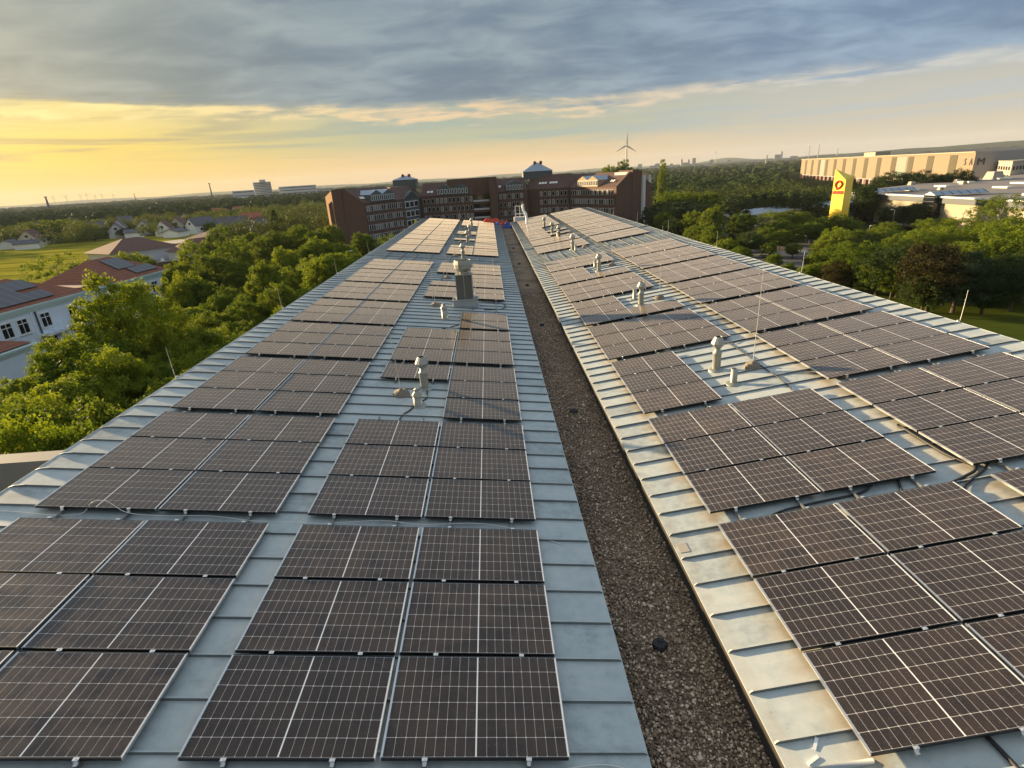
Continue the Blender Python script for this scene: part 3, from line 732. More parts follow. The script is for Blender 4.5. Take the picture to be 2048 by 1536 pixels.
cable('cable', 'L', [(-3.66, 12.8, .02), (-3.62, 12.3, .02), (-3.7, 12.05, .02), (-3.72, 11.85, .02)], .016, 'rubber', 'black cable between the nearest left cowl and pipe')
cable('cable', 'L', [(-3.85, 11.8, .02), (-3.92, 11.5, .02), (-4.05, 11.2, .02), (-4.08, 10.7, .04)], .016, 'rubber', 'black cable from the capped pipe to the second array')
cable('cable', 'L', [(-3.1, 21.2, .02), (-3.08, 19.7, .02), (-3.4, 19.0, .02), (-3.75, 18.6, .02), (-3.8, 18.2, .04)], .016, 'rubber', 'black cable in front of the square chimney')
cable('cable', 'L', [(-2.5, 23.2, .02), (-1.7, 23.3, .02), (-1.4, 22.9, .02), (-1.5, 22.3, .02), (-1.9, 22.0, .02), (-2.3, 21.9, .02)], .018, 'rubber', 'black cable looping right of the square chimney')
# small bits
mb = MB(); mb.box((0, 0, .004), (.14, .2, .006)); o = mb.build('flat_patch', M('office_pale')); o.location = RP('R', .70, 6.55); o.rotation_euler = RROT('R'); tag(o, 'pale square scrap lying at the gravel edge', 'scrap')
for i, (u, v, a) in enumerate([(.85, 3.4, .4), (.95, 3.54, .9)]):
    mb = MB(); mb.box((0, 0, .008), (.13, .03, .012)); o = mb.build('plastic_strip', M('white_paint')); o.location = RP('R', u, v); o.rotation_euler = (0, -SR, a)
    tag(o, ['small white plastic strip at the bottom, nearer one', 'small white plastic strip at the bottom, farther one'][i], 'plastic strip', 'plastic strips on the zinc')
mb = MB(); mb.tube([(-.3, 0, 0), (.3, .04, 0)], .03, 10); o = mb.build('metal_bar', M('lead'), smooth=True); o.location = RP('R', 1.05, 3.27, .03); tag(o, 'rounded grey bar lying on zinc at the picture bottom', 'bar')

# far end: exit rails, goose-neck pipe, tarpaulins
def roof_exit():
    p = RP('R', 1.7, 66.2); r = root('roof_hatch_rail', p, 'white tubular guard frame at the far end of the roof', 'guard rail')
    mb = MB()
    for x in (-.5, 0, .5): mb.tube([(x, 0, 0), (x, 0, 1.7)], .05, 6)
    for z in (.85, 1.7): mb.tube([(-.5, 0, z), (.5, 0, z)], .05, 6)
    mb.build('frame', M('white_paint'), r)
    mb = MB(); mb.box((0, .2, .25), (1.4, 1.0, .5)); mb.build('kerb', M('render_pale'), r)
    p = RP('R', 2.1, 60.5); r = root('gooseneck_pipe', p, 'tall cream bent exhaust pipe near the guard frame', 'exhaust pipe')
    MB().tube([(0, 0, 0), (0, 0, .7), (-.05, .1, 1.1), (-.3, .4, 1.5), (-.34, .45, 1.8), (-.28, .45, 2.1)], .13, 10).build('pipe', M('white_paint'), r, True)
roof_exit()
def rumple(name, c, w, d, h, mat, label, seed):
    rr = random.Random(seed); n = 9; vs = []; fs = []
    for j in range(n):
        for i in range(n):
            e = min(i, j, n-1-i, n-1-j)/4
            vs.append(((i/(n-1)-.5)*w+rr.uniform(-.06, .06), (j/(n-1)-.5)*d+rr.uniform(-.06, .06), (min(1, e*2)*h*rr.uniform(.4, 1.0))))
    for j in range(n-1):
        for i in range(n-1): a = j*n+i; fs.append((a, a+1, a+n+1, a+n))
    o = MB().add(vs, fs).build(name, M(mat)); o.location = c; tag(o, label, 'tarpaulin')
rumple('tarpaulin', RP('L', -1.7, 66.5, .15), 2.2, 1.0, .45, 'tarp_red', 'crumpled red netting at the far left roof end', 1)
rumple('tarpaulin', Vector((-.2, 66.6, -.25)), 1.1, .9, .6, 'tarp_red', 'red netting heap in the far gravel channel', 2)
rumple('tarpaulin', Vector((.1, 64.3, -.38)), 1.0, .9, .7, 'tarp_blue', 'blue bags heaped on the far gravel', 3)
rumple('tarpaulin', RP('L', -1.0, 64.8, .02), .6, .7, .3, 'tarp_blue', 'blue cloth on zinc beside the red netting', 4)

# ------------------------------------------------------------------ ground
def sheet(name, pts, z, mat, kind='structure', label=None, cat=None):
    c = Vector((sum(p[0] for p in pts)/len(pts), sum(p[1] for p in pts)/len(pts), 0))
    o = MB().add([(p[0], p[1], z) for p in pts], [tuple(range(len(pts)))]).build(name, M(mat)); tag(o, label or name.replace('_', ' '), cat or name.split('_')[0], kind=kind); return o
S = 40000
sheet('ground', [(-S, -S), (S, -S), (S, S), (-S, S)], GZ, 'ground_green')
fl = [gp(-260, 600), gp(-200, 500), gp(0, 492), gp(180, 480), gp(365, 468), gp(440, 470), gp(330, 560), gp(60, 600), gp(-100, 700)]
sheet('field', [(p.x, p.y) for p in fl][::-1], GZ+.04, 'field', 'structure', 'yellow-green crop field behind the white houses')
sheet('lawn', [(20, 10), (150, 10), (130, 70), (100, 92), (66, 96), (20, 108)], GZ+.04, 'lawn')
sheet('lawn', [(gp(x, y).x, gp(x, y).y) for x, y in ((1400, 492), (1520, 484), (1560, 462), (1420, 462))], GZ+.04, 'lawn')
sheet('parking_lot', [(gp(x, y).x, gp(x, y).y) for x, y in ((1450, 560), (1700, 560), (1840, 500), (1760, 472), (1640, 472), (1500, 488))], GZ+.05, 'asphalt')
sheet('path', [(gp(x, y).x, gp(x, y).y) for x, y in ((1480, 512), (1600, 500), (1800, 510), (1800, 516), (1600, 506), (1480, 518))], GZ+.09, 'path_pale')
sheet('road', [(14, 90), (24, 90), (58, 300), (46, 300)], GZ+.06, 'asphalt')
sheet('road', [(-48, 60), (-36, 60), (-26, 190), (-38, 190)], GZ+.06, 'asphalt')
def hills():
    def ridge(name, pts, y0, label):
        """pts: (azimuth deg, height) at distance"""
        vs = []; fs = []
        for i, (a, D, h) in enumerate(pts):
            q = math.radians(a); n = 6
            for k in range(n):
                t = k/(n-1); d = D*(1+.35*(t-.5)); vs.append((d*math.sin(q), d*math.cos(q), GZ-1+h*math.sin(math.pi*t)))
        for i in range(len(pts)-1):
            for k in range(5): a = i*6+k; fs.append((a, a+6, a+7, a+1))
        o = MB().add(vs, fs).build(name, M('leaf_wood'), smooth=True); tag(o, label, 'hill', kind='structure')
    ridge('hills', [(a, 5200, 22+20*max(0, min(1, (a-24)/20))+3*math.sin(a*1.1)) for a in range(16, 60, 2)], 0, 'low wooded hills on the right horizon')
    ridge('hills', [(a, 8500, 22+50*math.exp(-((a-22.3)/1.9)**2)) for a in [x*.6 for x in range(28, 46)]], 0, 'distant spoil heap hill on the horizon')
    ridge('hills', [(a, 9000, 34+10*math.sin(a*.7)) for a in range(-50, 18, 3)], 0, 'flat distant land on the left horizon')
hills()

# ------------------------------------------------------------------ trees
def leaf_cloud(centers, rad, per, size, rng, up=.35, outc=None, flat=1.0):
    N = len(centers)*per
    c = np.repeat(centers, per, 0); r = np.repeat(rad, per)
    d = rng.normal(size=(N, 3)); d /= np.linalg.norm(d, axis=1, keepdims=True)
    rr = r*rng.random(N)**.45
    p = c+d*rr[:, None]*np.array([1, 1, flat])
    nrm = d*.8+rng.normal(size=(N, 3))*.7; nrm[:, 2] += up
    nrm /= np.linalg.norm(nrm, axis=1, keepdims=True)
    t = np.cross(nrm, rng.normal(size=(N, 3))); t /= np.linalg.norm(t, axis=1, keepdims=True)
    b = np.cross(nrm, t); s = size*rng.uniform(.6, 1.3, N)[:, None]
    V = np.stack([p-t*s, p-b*s*.55, p+t*s, p+b*s*.55], 1).reshape(-1, 3)
    return V
def mesh_from_quads(name, V, mat):
    n = len(V)//4; me = bpy.data.meshes.new(name); me.vertices.add(len(V)); me.vertices.foreach_set('co', V.ravel())
    me.loops.add(len(V)); me.polygons.add(n); me.loops.foreach_set('vertex_index', np.arange(len(V))); me.polygons.foreach_set('loop_start', np.arange(0, len(V), 4))
    me.update(calc_edges=True); me.materials.append(MATS[mat]); return me
def crown_points(kind, n, rng):
    """clump centres on an uneven crown of unit height 1 (0 ground, 1 top), half width ~.36"""
    P = []; k = rng.normal(size=(14, 3)); k /= np.linalg.norm(k, axis=1, keepdims=True); amp = rng.uniform(-.34, .36, 14)
    while len(P) < n:
        d = rng.normal(size=3); d /= np.linalg.norm(d)
        R = 1+sum(a*math.exp(-(1-float(d@q))*7) for a, q in zip(amp, k))
        f = rng.random()**.33; f = max(f, .35)
        if kind == 'round': c = np.array([0, 0, .59]); ax = np.array([.36, .36, .39])
        elif kind == 'oval': c = np.array([0, 0, .56]); ax = np.array([.27, .27, .43])*(1-.28*max(0, d[2]))
        elif kind == 'bush': c = np.array([0, 0, .42]); ax = np.array([.52, .52, .55])
        elif kind == 'column': c = np.array([0, 0, .53]); ax = np.array([.14, .14, .47])
        elif kind == 'open': c = np.array([0, 0, .60]); ax = np.array([.38, .38, .40])
        elif kind == 'cone':
            z = rng.random()**1.3; rr_ = (.22*(1-z)+.02)*(.75+.4*rng.random()); a = rng.random()*6.283
            P.append((rr_*math.cos(a), rr_*math.sin(a), .1+.88*z)); continue
        elif kind == 'pine':
            z = rng.random(); lay = round(z*6)/6; rr_ = .36*(1-.62*lay**1.6)*(.35+.65*rng.random()**.5)*(1+.2*math.sin(lay*9)); a = rng.random()*6.283
            P.append((rr_*math.cos(a), rr_*math.sin(a), .26+.68*lay+.03*rng.normal())); continue
        p = c+d*ax*R*f
        if kind == 'open' and math.sin(p[0]*19)*math.sin(p[1]*17+2)*math.sin(p[2]*15) > .12: continue
        P.append(tuple(p))
    return np.array(P)
PROTO = {}
def make_tree(key, kind, mat, seed, nclump, per, leaf, bark='bark', crad=.075):
    rng = np.random.default_rng(seed); H = 10.0
    C = crown_points(kind, nclump, rng)
    rad = rng.uniform(.6, 1.25, nclump)*crad
    V = leaf_cloud(C*H, rad*H, per, leaf, rng, flat=.6 if kind == 'pine' else .85)
    t = MB(); th = .62 if kind != 'bush' else .3
    pts = [(0, 0, -.3), (rng.normal()*.08, rng.normal()*.08, H*.2), (rng.normal()*.2, rng.normal()*.2, H*.42), (rng.normal()*.25, rng.normal()*.25, H*th), (0, 0, H*(.88 if kind in ('cone', 'pine', 'column') else .8))]
    t.tube(pts, [.24, .18, .14, .09, .03], 8)
    idx = rng.choice(nclump, min(nclump, 16), False)
    for i in idx:
        c = C[i]*H; z0 = max(.18*H, min(th*H, c[2]*.55)); b0 = Vector((0, 0, z0)); e = Vector(c)
        t.tube([b0, b0.lerp(e, .5)+Vector((0, 0, -.12*abs(e.z-z0)*.3)), e], [.085, .05, .015], 5)
    tr = bpy.data.meshes.new('trunk'); tr.from_pydata(t.v, [], t.f); tr.materials.append(MATS[bark])
    PROTO[key] = (tr, mesh_from_quads('crown', V, mat))
for key, kind, mat, seed, n, per, lf, bk, cr in [
    ('big1', 'round', 'leaf_fresh', 11, 560, 80, .105, 'bark', .052), ('big2', 'oval', 'leaf_fresh', 12, 520, 80, .105, 'bark', .05), ('big3', 'round', 'leaf_green', 13, 560, 80, .105, 'bark', .052),
    ('rd1', 'round', 'leaf_green', 21, 300, 60, .14, 'bark', .062), ('rd2', 'round', 'leaf_fresh', 22, 300, 60, .14, 'bark', .062), ('rd3', 'round', 'leaf_green', 23, 280, 60, .145, 'bark', .065),
    ('ov1', 'oval', 'leaf_fresh', 31, 270, 60, .13, 'bark', .058), ('ov2', 'oval', 'leaf_green', 32, 270, 60, .13, 'bark', .058),
    ('dk1', 'round', 'leaf_dark', 41, 320, 60, .13, 'bark', .08), ('dk2', 'oval', 'leaf_dark', 42, 300, 60, .13, 'bark', .08), ('br1', 'round', 'leaf_brown', 43, 320, 60, .125, 'bark', .075),
    ('pi1', 'pine', 'needle', 51, 200, 50, .15, 'bark', .07), ('pi2', 'pine', 'needle', 52, 170, 50, .16, 'bark', .07),
    ('co1', 'cone', 'leaf_dark', 61, 160, 40, .15, 'bark', .05), ('cl1', 'column', 'leaf_green', 62, 120, 40, .17, 'bark', .06),
    ('op1', 'open', 'leaf_fresh', 71, 170, 50, .115, 'bark_pale', .055), ('op2', 'open', 'leaf_green', 72, 190, 50, .115, 'bark_pale', .06),
    ('bu1', 'bush', 'leaf_fresh', 81, 300, 60, .14, 'bark', .09)]:
    make_tree(key, kind, mat, seed, n, per, lf, bk, cr)
WF = {'round': .36, 'oval': .27}
HALF = {'big1': .40, 'big2': .31, 'big3': .40, 'rd1': .41, 'rd2': .41, 'rd3': .41, 'ov1': .32, 'ov2': .32, 'dk1': .41, 'dk2': .32, 'br1': .41, 'pi1': .38, 'pi2': .38, 'co1': .22, 'cl1': .18, 'op1': .42, 'op2': .42, 'bu1': .6}
TN = {'co1': 'conifer_tree', 'pi1': 'pine_tree', 'pi2': 'pine_tree', 'cl1': 'poplar_tree', 'bu1': 'shrub'}
rt = random.Random(9)
def tree(px, py, D, w, key, label, group):
    """top of the crown seen at (px,py) when standing D metres away; w metres wide"""
    p = dp(px, py, D); H = max(p.z-GZ, 2.0)
    r = root(TN.get(key, 'leafy_tree'), (p.x, p.y, GZ), label, 'shrub' if key == 'bu1' else 'tree', group, rt.random()*6.28)
    sw = w/(2*HALF[key]*10)
    r.scale = (sw, sw*rt.uniform(.92, 1.08), H/10)
    for nm, me in zip(('trunk', 'crown'), PROTO[key]):
        o = bpy.data.objects.new(nm, me); COL.objects.link(o); o.parent = r
GL_ = 'trees growing left of the roof'; GRR = 'trees growing right of the roof'
left_named = [
 (228, 558, 64, 10.5, 'big1', 'tall leafy tree standing in front of the white villa facade'),
 (160, 655, 58, 9, 'big2', 'leafy tree just left of the tallest one by the villa'),
 (300, 640, 72, 9, 'big3', 'leafy tree right of the tallest one, hiding the villa wall'),
 (100, 505, 150, 13, 'op1', 'open-crowned pale tree on the edge of the yellow field'),
 (150, 455, 430, 26, 'bu1', 'round bushy tree alone on the far field edge'),
 (95, 442, 445, 30, 'rd2', 'yellowish tree left of the round bush on the field edge'),
 (247, 497, 155, 12, 'rd3', 'tree between the two white villas'),
 (175, 527, 140, 9, 'dk1', 'low dark tree behind the gap in the villa roofs'),
 (520, 503, 92, 8, 'ov2', 'conical leafy tree close to the left eaves'),
 (725, 462, 172, 9, 'ov1', 'yellow-green tree before the brick end wall'),
 (775, 472, 150, 6.5, 'rd2', 'rounded bright tree showing above the left eaves'),
 (655, 486, 96, 10, 'big2', 'broad bright tree touching the middle of the left eaves'),
 (545, 420, 255, 7, 'co1', 'slim dark conifer beside the white gabled house'),
 (560, 436, 262, 6, 'co1', 'second slim dark conifer beside the white gabled house'),
 (425, 655, 60, 9, 'big3', 'bright leafy tree low beside the near left eaves'),
]
for a in left_named: tree(a[0], a[1], a[2], a[3], a[4], a[5], GL_)
fill = [(108, 716, 50, 8), (25, 790, 46, 8), (205, 700, 52, 9), (285, 700, 54, 8), (350, 680, 60, 8), (390, 705, 50, 8), (330, 750, 44, 8), (250, 780, 40, 8), (150, 790, 38, 8), (60, 800, 38, 8), (-20, 780, 40, 9),
        (0, 840, 33, 7), (20, 752, 54, 8), (70, 716, 56, 8), (135, 672, 60, 8), (-30, 785, 48, 9), (45, 790, 42, 8), (110, 850, 31, 7), (200, 850, 31, 7), (40, 895, 28, 6), (-60, 850, 35, 8), (300, 800, 38, 7), (170, 880, 28, 6),
        (400, 548, 100, 9), (440, 585, 88, 8), (480, 600, 76, 8), (555, 560, 78, 7), (500, 560, 102, 9), (585, 530, 105, 8), (620, 510, 112, 9), (605, 560, 82, 7), (565, 610, 68, 6),
        (460, 480, 150, 10), (420, 500, 130, 10), (385, 485, 150, 9), (360, 540, 100, 8), (345, 520, 120, 7), (545, 455, 165, 10), (590, 445, 172, 10), (630, 452, 165, 10), (660, 440, 190, 9), (640, 470, 140, 9), (690, 482, 135, 8), (700, 500, 118, 6),
        (495, 455, 180, 9), (520, 470, 160, 9), (475, 520, 125, 9), (435, 455, 200, 10), (570, 490, 128, 8), (610, 480, 135, 9), (410, 620, 76, 8), (455, 640, 70, 8), (375, 600, 85, 8)]
for i, (x, y, D, w) in enumerate(fill):
    key = rt.choice(['big1', 'big2', 'big3']) if D < 90 else rt.choice(['rd1', 'rd2', 'rd3', 'ov1', 'ov2', 'rd1'])
    tree(x, y, D, w, key, 'green leafy tree packed among others left of the long roof', 'crowded leafy trees left of the roof')
def tree_b(px, yt, yb, wpx, key, label, group):
    """crown top and trunk foot as seen against the ground plane; wpx its apparent width"""
    g = gp(px, yb); D = math.hypot(g.x-CAM.x, g.y-CAM.y); w = 1.22*wpx*((g-CAM).dot(Fv))/F_PX
    tree(px, yt, D, w, key, label, group)
right_named = [
 (1360, 404, 468, 48, 'pi1', 'dark pine right of the brick building end'),
 (1472, 390, 475, 76, 'pi2', 'broad dark pine standing on the lawn with visible trunk'),
 (1519, 388, 455, 54, 'pi1', 'dark pine, first of three before the white shed'),
 (1556, 385, 455, 52, 'pi2', 'dark pine, middle of three before the white shed'),
 (1603, 386, 455, 58, 'pi1', 'dark pine, last of three before the white shed'),
 (1245, 420, 455, 40, 'pi2', 'dark pine peeping over the far right eaves'),
 (1300, 414, 465, 44, 'pi1', 'dark pine under the brick building end wall'),
 (1735, 366, 445, 52, 'dk2', 'tall dark tree standing before the cream hall'),
 (1424, 408, 490, 48, 'ov1', 'yellowish conical tree left of the broad pine'),
 (1790, 411, 458, 48, 'dk1', 'dark round tree in front of the yellow lit wall'),
 (1838, 403, 458, 62, 'dk2', 'dark green tree left of the glazed hall entrance'),
 (2012, 388, 490, 96, 'op2', 'loose airy tree at the right picture edge'),
 (1588, 484, 516, 30, 'rd3', 'small round tree with bare trunk in the car park'),
 (1718, 486, 580, 84, 'rd2', 'bright green round tree above the right eaves'),
 (1683, 520, 585, 62, 'br1', 'brownish tree directly above the right eaves'),
 (1768, 494, 592, 84, 'dk1', 'dark tree between the brownish and bright ones'),
 (1884, 478, 628, 125, 'br1', 'large brownish tree right of the car park'),
 (1932, 502, 628, 110, 'pi1', 'large dark pine above the lawn at right'),
 (2022, 455, 600, 100, 'rd2', 'bright leafy tree at the right edge'),
 (1548, 504, 552, 36, 'ov1', 'small bright tree nearest the right eaves'),
 (1428, 442, 522, 46, 'ov2', 'slim green tree close behind the right eaves'),
]
for a in right_named: tree_b(*a, GRR)
fillr = [(1455, 472, 532, 44, 'rd3'), (1502, 462, 512, 46, 'dk1'), (1532, 452, 505, 44, 'rd1'), (1565, 438, 490, 48, 'rd3'), (1665, 488, 548, 52, 'rd1'), (1642, 520, 575, 46, 'rd3'), (1575, 524, 566, 36, 'ov1'), (1672, 458, 522, 52, 'rd2'), (1405, 468, 512, 40, 'rd1'), (1352, 436, 480, 44, 'dk1'), (1330, 420, 470, 44, 'rd3'), (1748, 520, 590, 60, 'rd2'), (1795, 520, 600, 64, 'rd3'), (1905, 520, 612, 80, 'dk1'), (1845, 462, 530, 60, 'rd2'), (1780, 440, 490, 50, 'rd3'), (1888, 432, 478, 56, 'dk2'), (1480, 424, 482, 50, 'rd1'), (1455, 404, 462, 48, 'rd3'), (1540, 400, 458, 46, 'dk1'), (1580, 398, 456, 46, 'pi1'),
         (1338, 386, 440, 52, 'rd2'), (1377, 386, 440, 52, 'rd2'), (1410, 382, 440, 54, 'rd1'), (1440, 392, 450, 42, 'rd3'), (1395, 446, 502, 46, 'rd3'), (1385, 420, 480, 42, 'rd1'),
         (1548, 420, 482, 62, 'op2'), (1592, 418, 480, 70, 'rd1'), (1650, 408, 452, 52, 'rd3'), (1676, 408, 452, 44, 'ov2'), (1683, 428, 482, 58, 'rd1'), (1519, 430, 480, 52, 'op2'), (1636, 394, 455, 48, 'pi2'),
         (1541, 480, 516, 28, 'ov2'), (1483, 490, 542, 46, 'ov1'), (1614, 527, 578, 42, 'ov1'), (1650, 474, 518, 46, 'rd1'), (1632, 502, 548, 40, 'rd3'),
         (1811, 492, 596, 74, 'dk1'), (1978, 476, 602, 96, 'rd1'), (2052, 500, 626, 90, 'dk1'), (1990, 520, 632, 92, 'dk1'), (1860, 540, 632, 70, 'dk1'), (2080, 470, 610, 100, 'rd3'),
         (1873, 440, 492, 70, 'rd2'), (1822, 458, 522, 62, 'rd1'), (1705, 458, 502, 56, 'rd1'), (1740, 470, 522, 52, 'dk1'), (1762, 452, 498, 56, 'rd3'), (1925, 434, 485, 70, 'op2'), (1962, 442, 505, 62, 'rd3'),
         (1900, 455, 524, 70, 'rd2'), (1850, 482, 548, 72, 'rd3'), (1938, 482, 562, 74, 'rd1'), (1798, 470, 542, 62, 'rd1'), (1700, 476, 540, 50, 'ov2'), (1668, 430, 472, 46, 'rd1'), (1640, 432, 476, 48, 'rd3'), (1698, 440, 476, 44, 'rd2'), (1562, 456, 500, 44, 'rd3'), (1716, 500, 560, 50, 'rd1'), (1836, 505, 575, 60, 'rd3'), (1955, 520, 600, 70, 'br1'), (2040, 430, 520, 70, 'rd1'), (1985, 448, 530, 60, 'rd2'), (1590, 446, 492, 44, 'rd1'), (1625, 440, 488, 48, 'rd3')]
for x, y, yb, w, key in fillr: tree_b(x, y, yb, w, key, 'green tree packed among others between the roof and cream hall', 'crowded trees right of the roof')
for i, (x, y, D, w, key, lb) in enumerate([(1783, 343, 300, 17, 'dk1', 'leftmost dark tree before the long warehouse'), (1843, 340, 300, 18, 'dk1', 'second dark tree before the long warehouse'), (1890, 343, 300, 15, 'dk2', 'third dark tree before the long warehouse'), (1924, 337, 300, 13, 'dk1', 'dark tree at the warehouse corner'),
        (1992, 351, 340, 12, 'rd3', 'small tree below the small office block'), (1704, 352, 250, 8, 'dk1', 'dark tree behind the yellow tower'), (1240, 322, 420, 10, 'cl1', 'poplar at the left of the row behind the brick roof'), (1252, 318, 420, 9, 'cl1', 'tallest poplar behind the brick roof'), (1222, 328, 420, 16, 'rd1', 'broad tree beside the poplars behind the brick roof'), (1266, 330, 420, 16, 'rd3', 'tree right of the poplars behind the brick roof'), (1325, 318, 330, 6, 'cl1', 'lone slim poplar right of the brick building')]):
    tree(x, y, D, w, key, lb, 'trees in the middle distance')
for x, y, D, w in [(985, 433, 98, 8), (960, 440, 96, 6), (1000, 440, 90, 5), (1025, 436, 92, 4), (835, 432, 120, 6), (1068, 428, 90, 3)]:
    tree(x, y, D, w, 'rd3', 'green tree top beyond the far roof end before the brick building', 'tree tops beyond the far roof end')

def woodland(name, blobs, mat, label, seed, leaf, per):
    rng = np.random.default_rng(seed); Vs = []
    for (x, y, w, h, z0) in blobs:
        n = 7; d = rng.normal(size=(n, 3)); d /= np.linalg.norm(d, axis=1, keepdims=True); d[:, 2] = np.abs(d[:, 2])*.9
        C = np.stack([x+d[:, 0]*w*.32, y+d[:, 1]*w*.32, z0+h*.45+d[:, 2]*h*.36], 1)
        Vs.append(leaf_cloud(C, np.full(n, w*.24), per, leaf*w/9, rng, .5))
    me = mesh_from_quads(name, np.concatenate(Vs), mat); o = bpy.data.objects.new(name, me); COL.objects.link(o)
    tag(o, label, 'woodland', kind='stuff')
def far_wood(name, blobs, mat, label, seed):
    rng = np.random.default_rng(seed)
    bm = bmesh.new(); bmesh.ops.create_icosphere(bm, subdivisions=3, radius=1); base = np.array([v.co[:] for v in bm.verts]); fc = np.array([[v.index for v in f.verts] for f in bm.faces]); bm.free()
    Vs = []; Fs = []; k = 0
    for (x, y, w, h, z0) in blobs:
        q = rng.normal(size=(16, 3)); q /= np.linalg.norm(q, axis=1, keepdims=True)
        b = 1+.26*np.max(np.exp(-(1-base@q.T)*18), axis=1)-.12+.05*rng.normal(size=len(base))
        V = base*b[:, None]*np.array([w*.47, w*.47*rng.uniform(.8, 1.2), h*.47])+np.array([x, y, z0+h*.52])
        Vs.append(V); Fs.append(fc+k); k += len(V)
    per = 60 if len(blobs) < 900 else 42
    lv = []
    for V0, (x, y, w, h, z0) in zip(Vs, blobs):
        i = rng.choice(len(V0), per); c = V0[i]; nn = (c-np.array([x, y, z0+h*.5]))/np.array([w, w, h]); nn /= np.linalg.norm(nn, axis=1, keepdims=True)
        nn = nn+rng.normal(size=nn.shape)*.45; nn /= np.linalg.norm(nn, axis=1, keepdims=True)
        t = np.cross(nn, rng.normal(size=nn.shape)); t /= np.linalg.norm(t, axis=1, keepdims=True); b = np.cross(nn, t); sz = w*.075*rng.uniform(.6, 1.3, per)[:, None]
        lv.append(np.stack([c-t*sz, c-b*sz*.7, c+t*sz, c+b*sz*.7], 1).reshape(-1, 3))
    ml = mesh_from_quads('foliage', np.concatenate(lv), mat)
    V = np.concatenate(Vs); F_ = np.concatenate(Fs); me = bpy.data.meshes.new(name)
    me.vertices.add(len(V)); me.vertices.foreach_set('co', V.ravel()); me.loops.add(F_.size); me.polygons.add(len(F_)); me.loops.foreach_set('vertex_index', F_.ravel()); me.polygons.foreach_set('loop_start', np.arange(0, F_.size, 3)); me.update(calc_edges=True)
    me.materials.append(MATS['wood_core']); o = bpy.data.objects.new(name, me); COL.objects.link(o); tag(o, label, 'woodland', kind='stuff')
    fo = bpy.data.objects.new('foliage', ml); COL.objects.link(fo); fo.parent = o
def scatter_px(n, x0, x1, yt, yb, seed, dmin, dmax, wmin=8, wmax=13, hmin=8, hmax=14, avoid=None, z0=GZ):
    rr = random.Random(seed); out = []
    for _ in range(n):
        a = math.radians(rr.uniform(x0, x1)); D = dmin*(dmax/dmin)**rr.random()
        x, y = CAM.x+D*math.sin(a), CAM.y+D*math.cos(a)
        if avoid and avoid(x, y, math.degrees(a), D): continue
        w = rr.uniform(wmin, wmax)*(1 if D < 1200 else 1.8 if D < 2500 else 3.5); out.append((x, y, w, rr.uniform(hmin, hmax)*(1 if D < 2500 else 1.15), z0))
    return out
HOUSES = [(50, 447, 420), (85, 440, 440), (228, 462, 425), (285, 458, 440), (262, 466, 415), (325, 470, 400), (355, 452, 430), (400, 468, 395), (465, 444, 360), (470, 462, 330), (515, 440, 330), (505, 432, 380), (522, 462, 300), (430, 408, 650), (300, 430, 560), (250, 438, 540), (150, 430, 600), (450, 418, 560), (480, 412, 620), (40, 480, 400), (345, 474, 380), (3, 475, 420), (130, 446, 470), (190, 440, 500), (370, 438, 520), (410, 432, 560), (70, 432, 600), (330, 428, 640), (440, 424, 600), (235, 445, 455)]
HP_ = [dp(a, 440, c) for a, b, c in HOUSES]
def avoid_left(x, y, a, D):
    for p in HP_:
        if math.hypot(x-p.x, y-p.y) < 10: return True
    if D < 900:      # keep a sight line to the houses
        for (hx, hy, hd), p in zip(HOUSES, HP_):
            pa = math.degrees(math.atan2(p.x-CAM.x, p.y)); 
            if abs(a-pa) < .9 and hd-38 < D < hd: return True
    return False
for i, (x, yt, yb, w) in enumerate([(30, 452, 474, 30), (65, 462, 482, 24), (120, 448, 474, 28), (205, 452, 478, 26), (245, 456, 476, 22), (275, 446, 468, 26), (305, 452, 472, 24), (340, 444, 468, 26), (378, 448, 468, 24), (415, 444, 466, 26), (440, 436, 460, 26), (455, 452, 470, 20), (492, 444, 466, 22), (540, 448, 472, 24), (190, 436, 462, 28), (320, 436, 458, 26), (8, 458, 480, 26)]):
    tree_b(x, yt, yb, w, ['dk1', 'rd1', 'rd3', 'dk2'][i % 4], 'dark garden tree among the suburb houses behind the field', 'garden trees among the suburb houses')
LW = scatter_px(2300, -50, -16, 0, 0, 1, 385, 1500, 8, 15, 7, 13, avoid_left); NEAR = [b for b in LW if math.hypot(b[0], b[1]) < 560]
woodland('woodland', NEAR, 'leaf_far', 'dense tree cover over the near part of the left suburb', 1, .30, 70)
far_wood('woodland', [b for b in LW if math.hypot(b[0], b[1]) >= 560], 'leaf_far', 'merging tree crowns over the far suburb on the left', 11)
far_wood('woodland', scatter_px(1500, -52, -5, 0, 0, 2, 1400, 5500, 8, 14, 7, 12), 'leaf_far', 'far tree belt below the left horizon', 2)
woodland('woodland', [b for b in scatter_px(170, -24.5, -15, 0, 0, 6, 225, 400, 8, 13, 9, 14, avoid_left)], 'leaf_far', 'trees behind the brick building on its left side', 6, .3, 50)
woodland('woodland', scatter_px(520, 16.5, 32, 0, 0, 3, 225, 420, 9, 15, 6.5, 9.5, lambda x, y, a, D: (a > 28.5 and D > 330) or x > 110+.35*(y-200) and D < 290), 'leaf_wood', 'dark wood stretching behind the park on the right', 3, .38, 34)
far_wood('woodland', scatter_px(300, 15, 27.5, 0, 0, 8, 420, 900, 10, 16, 6, 9), 'leaf_wood', 'dark wood receding towards the city', 8)
far_wood('woodland', scatter_px(1300, -5, 52, 0, 0, 4, 1000, 5200, 8, 14, 6, 11, lambda x, y, a, D: False), 'leaf_far', 'far tree belt below the right horizon', 4)
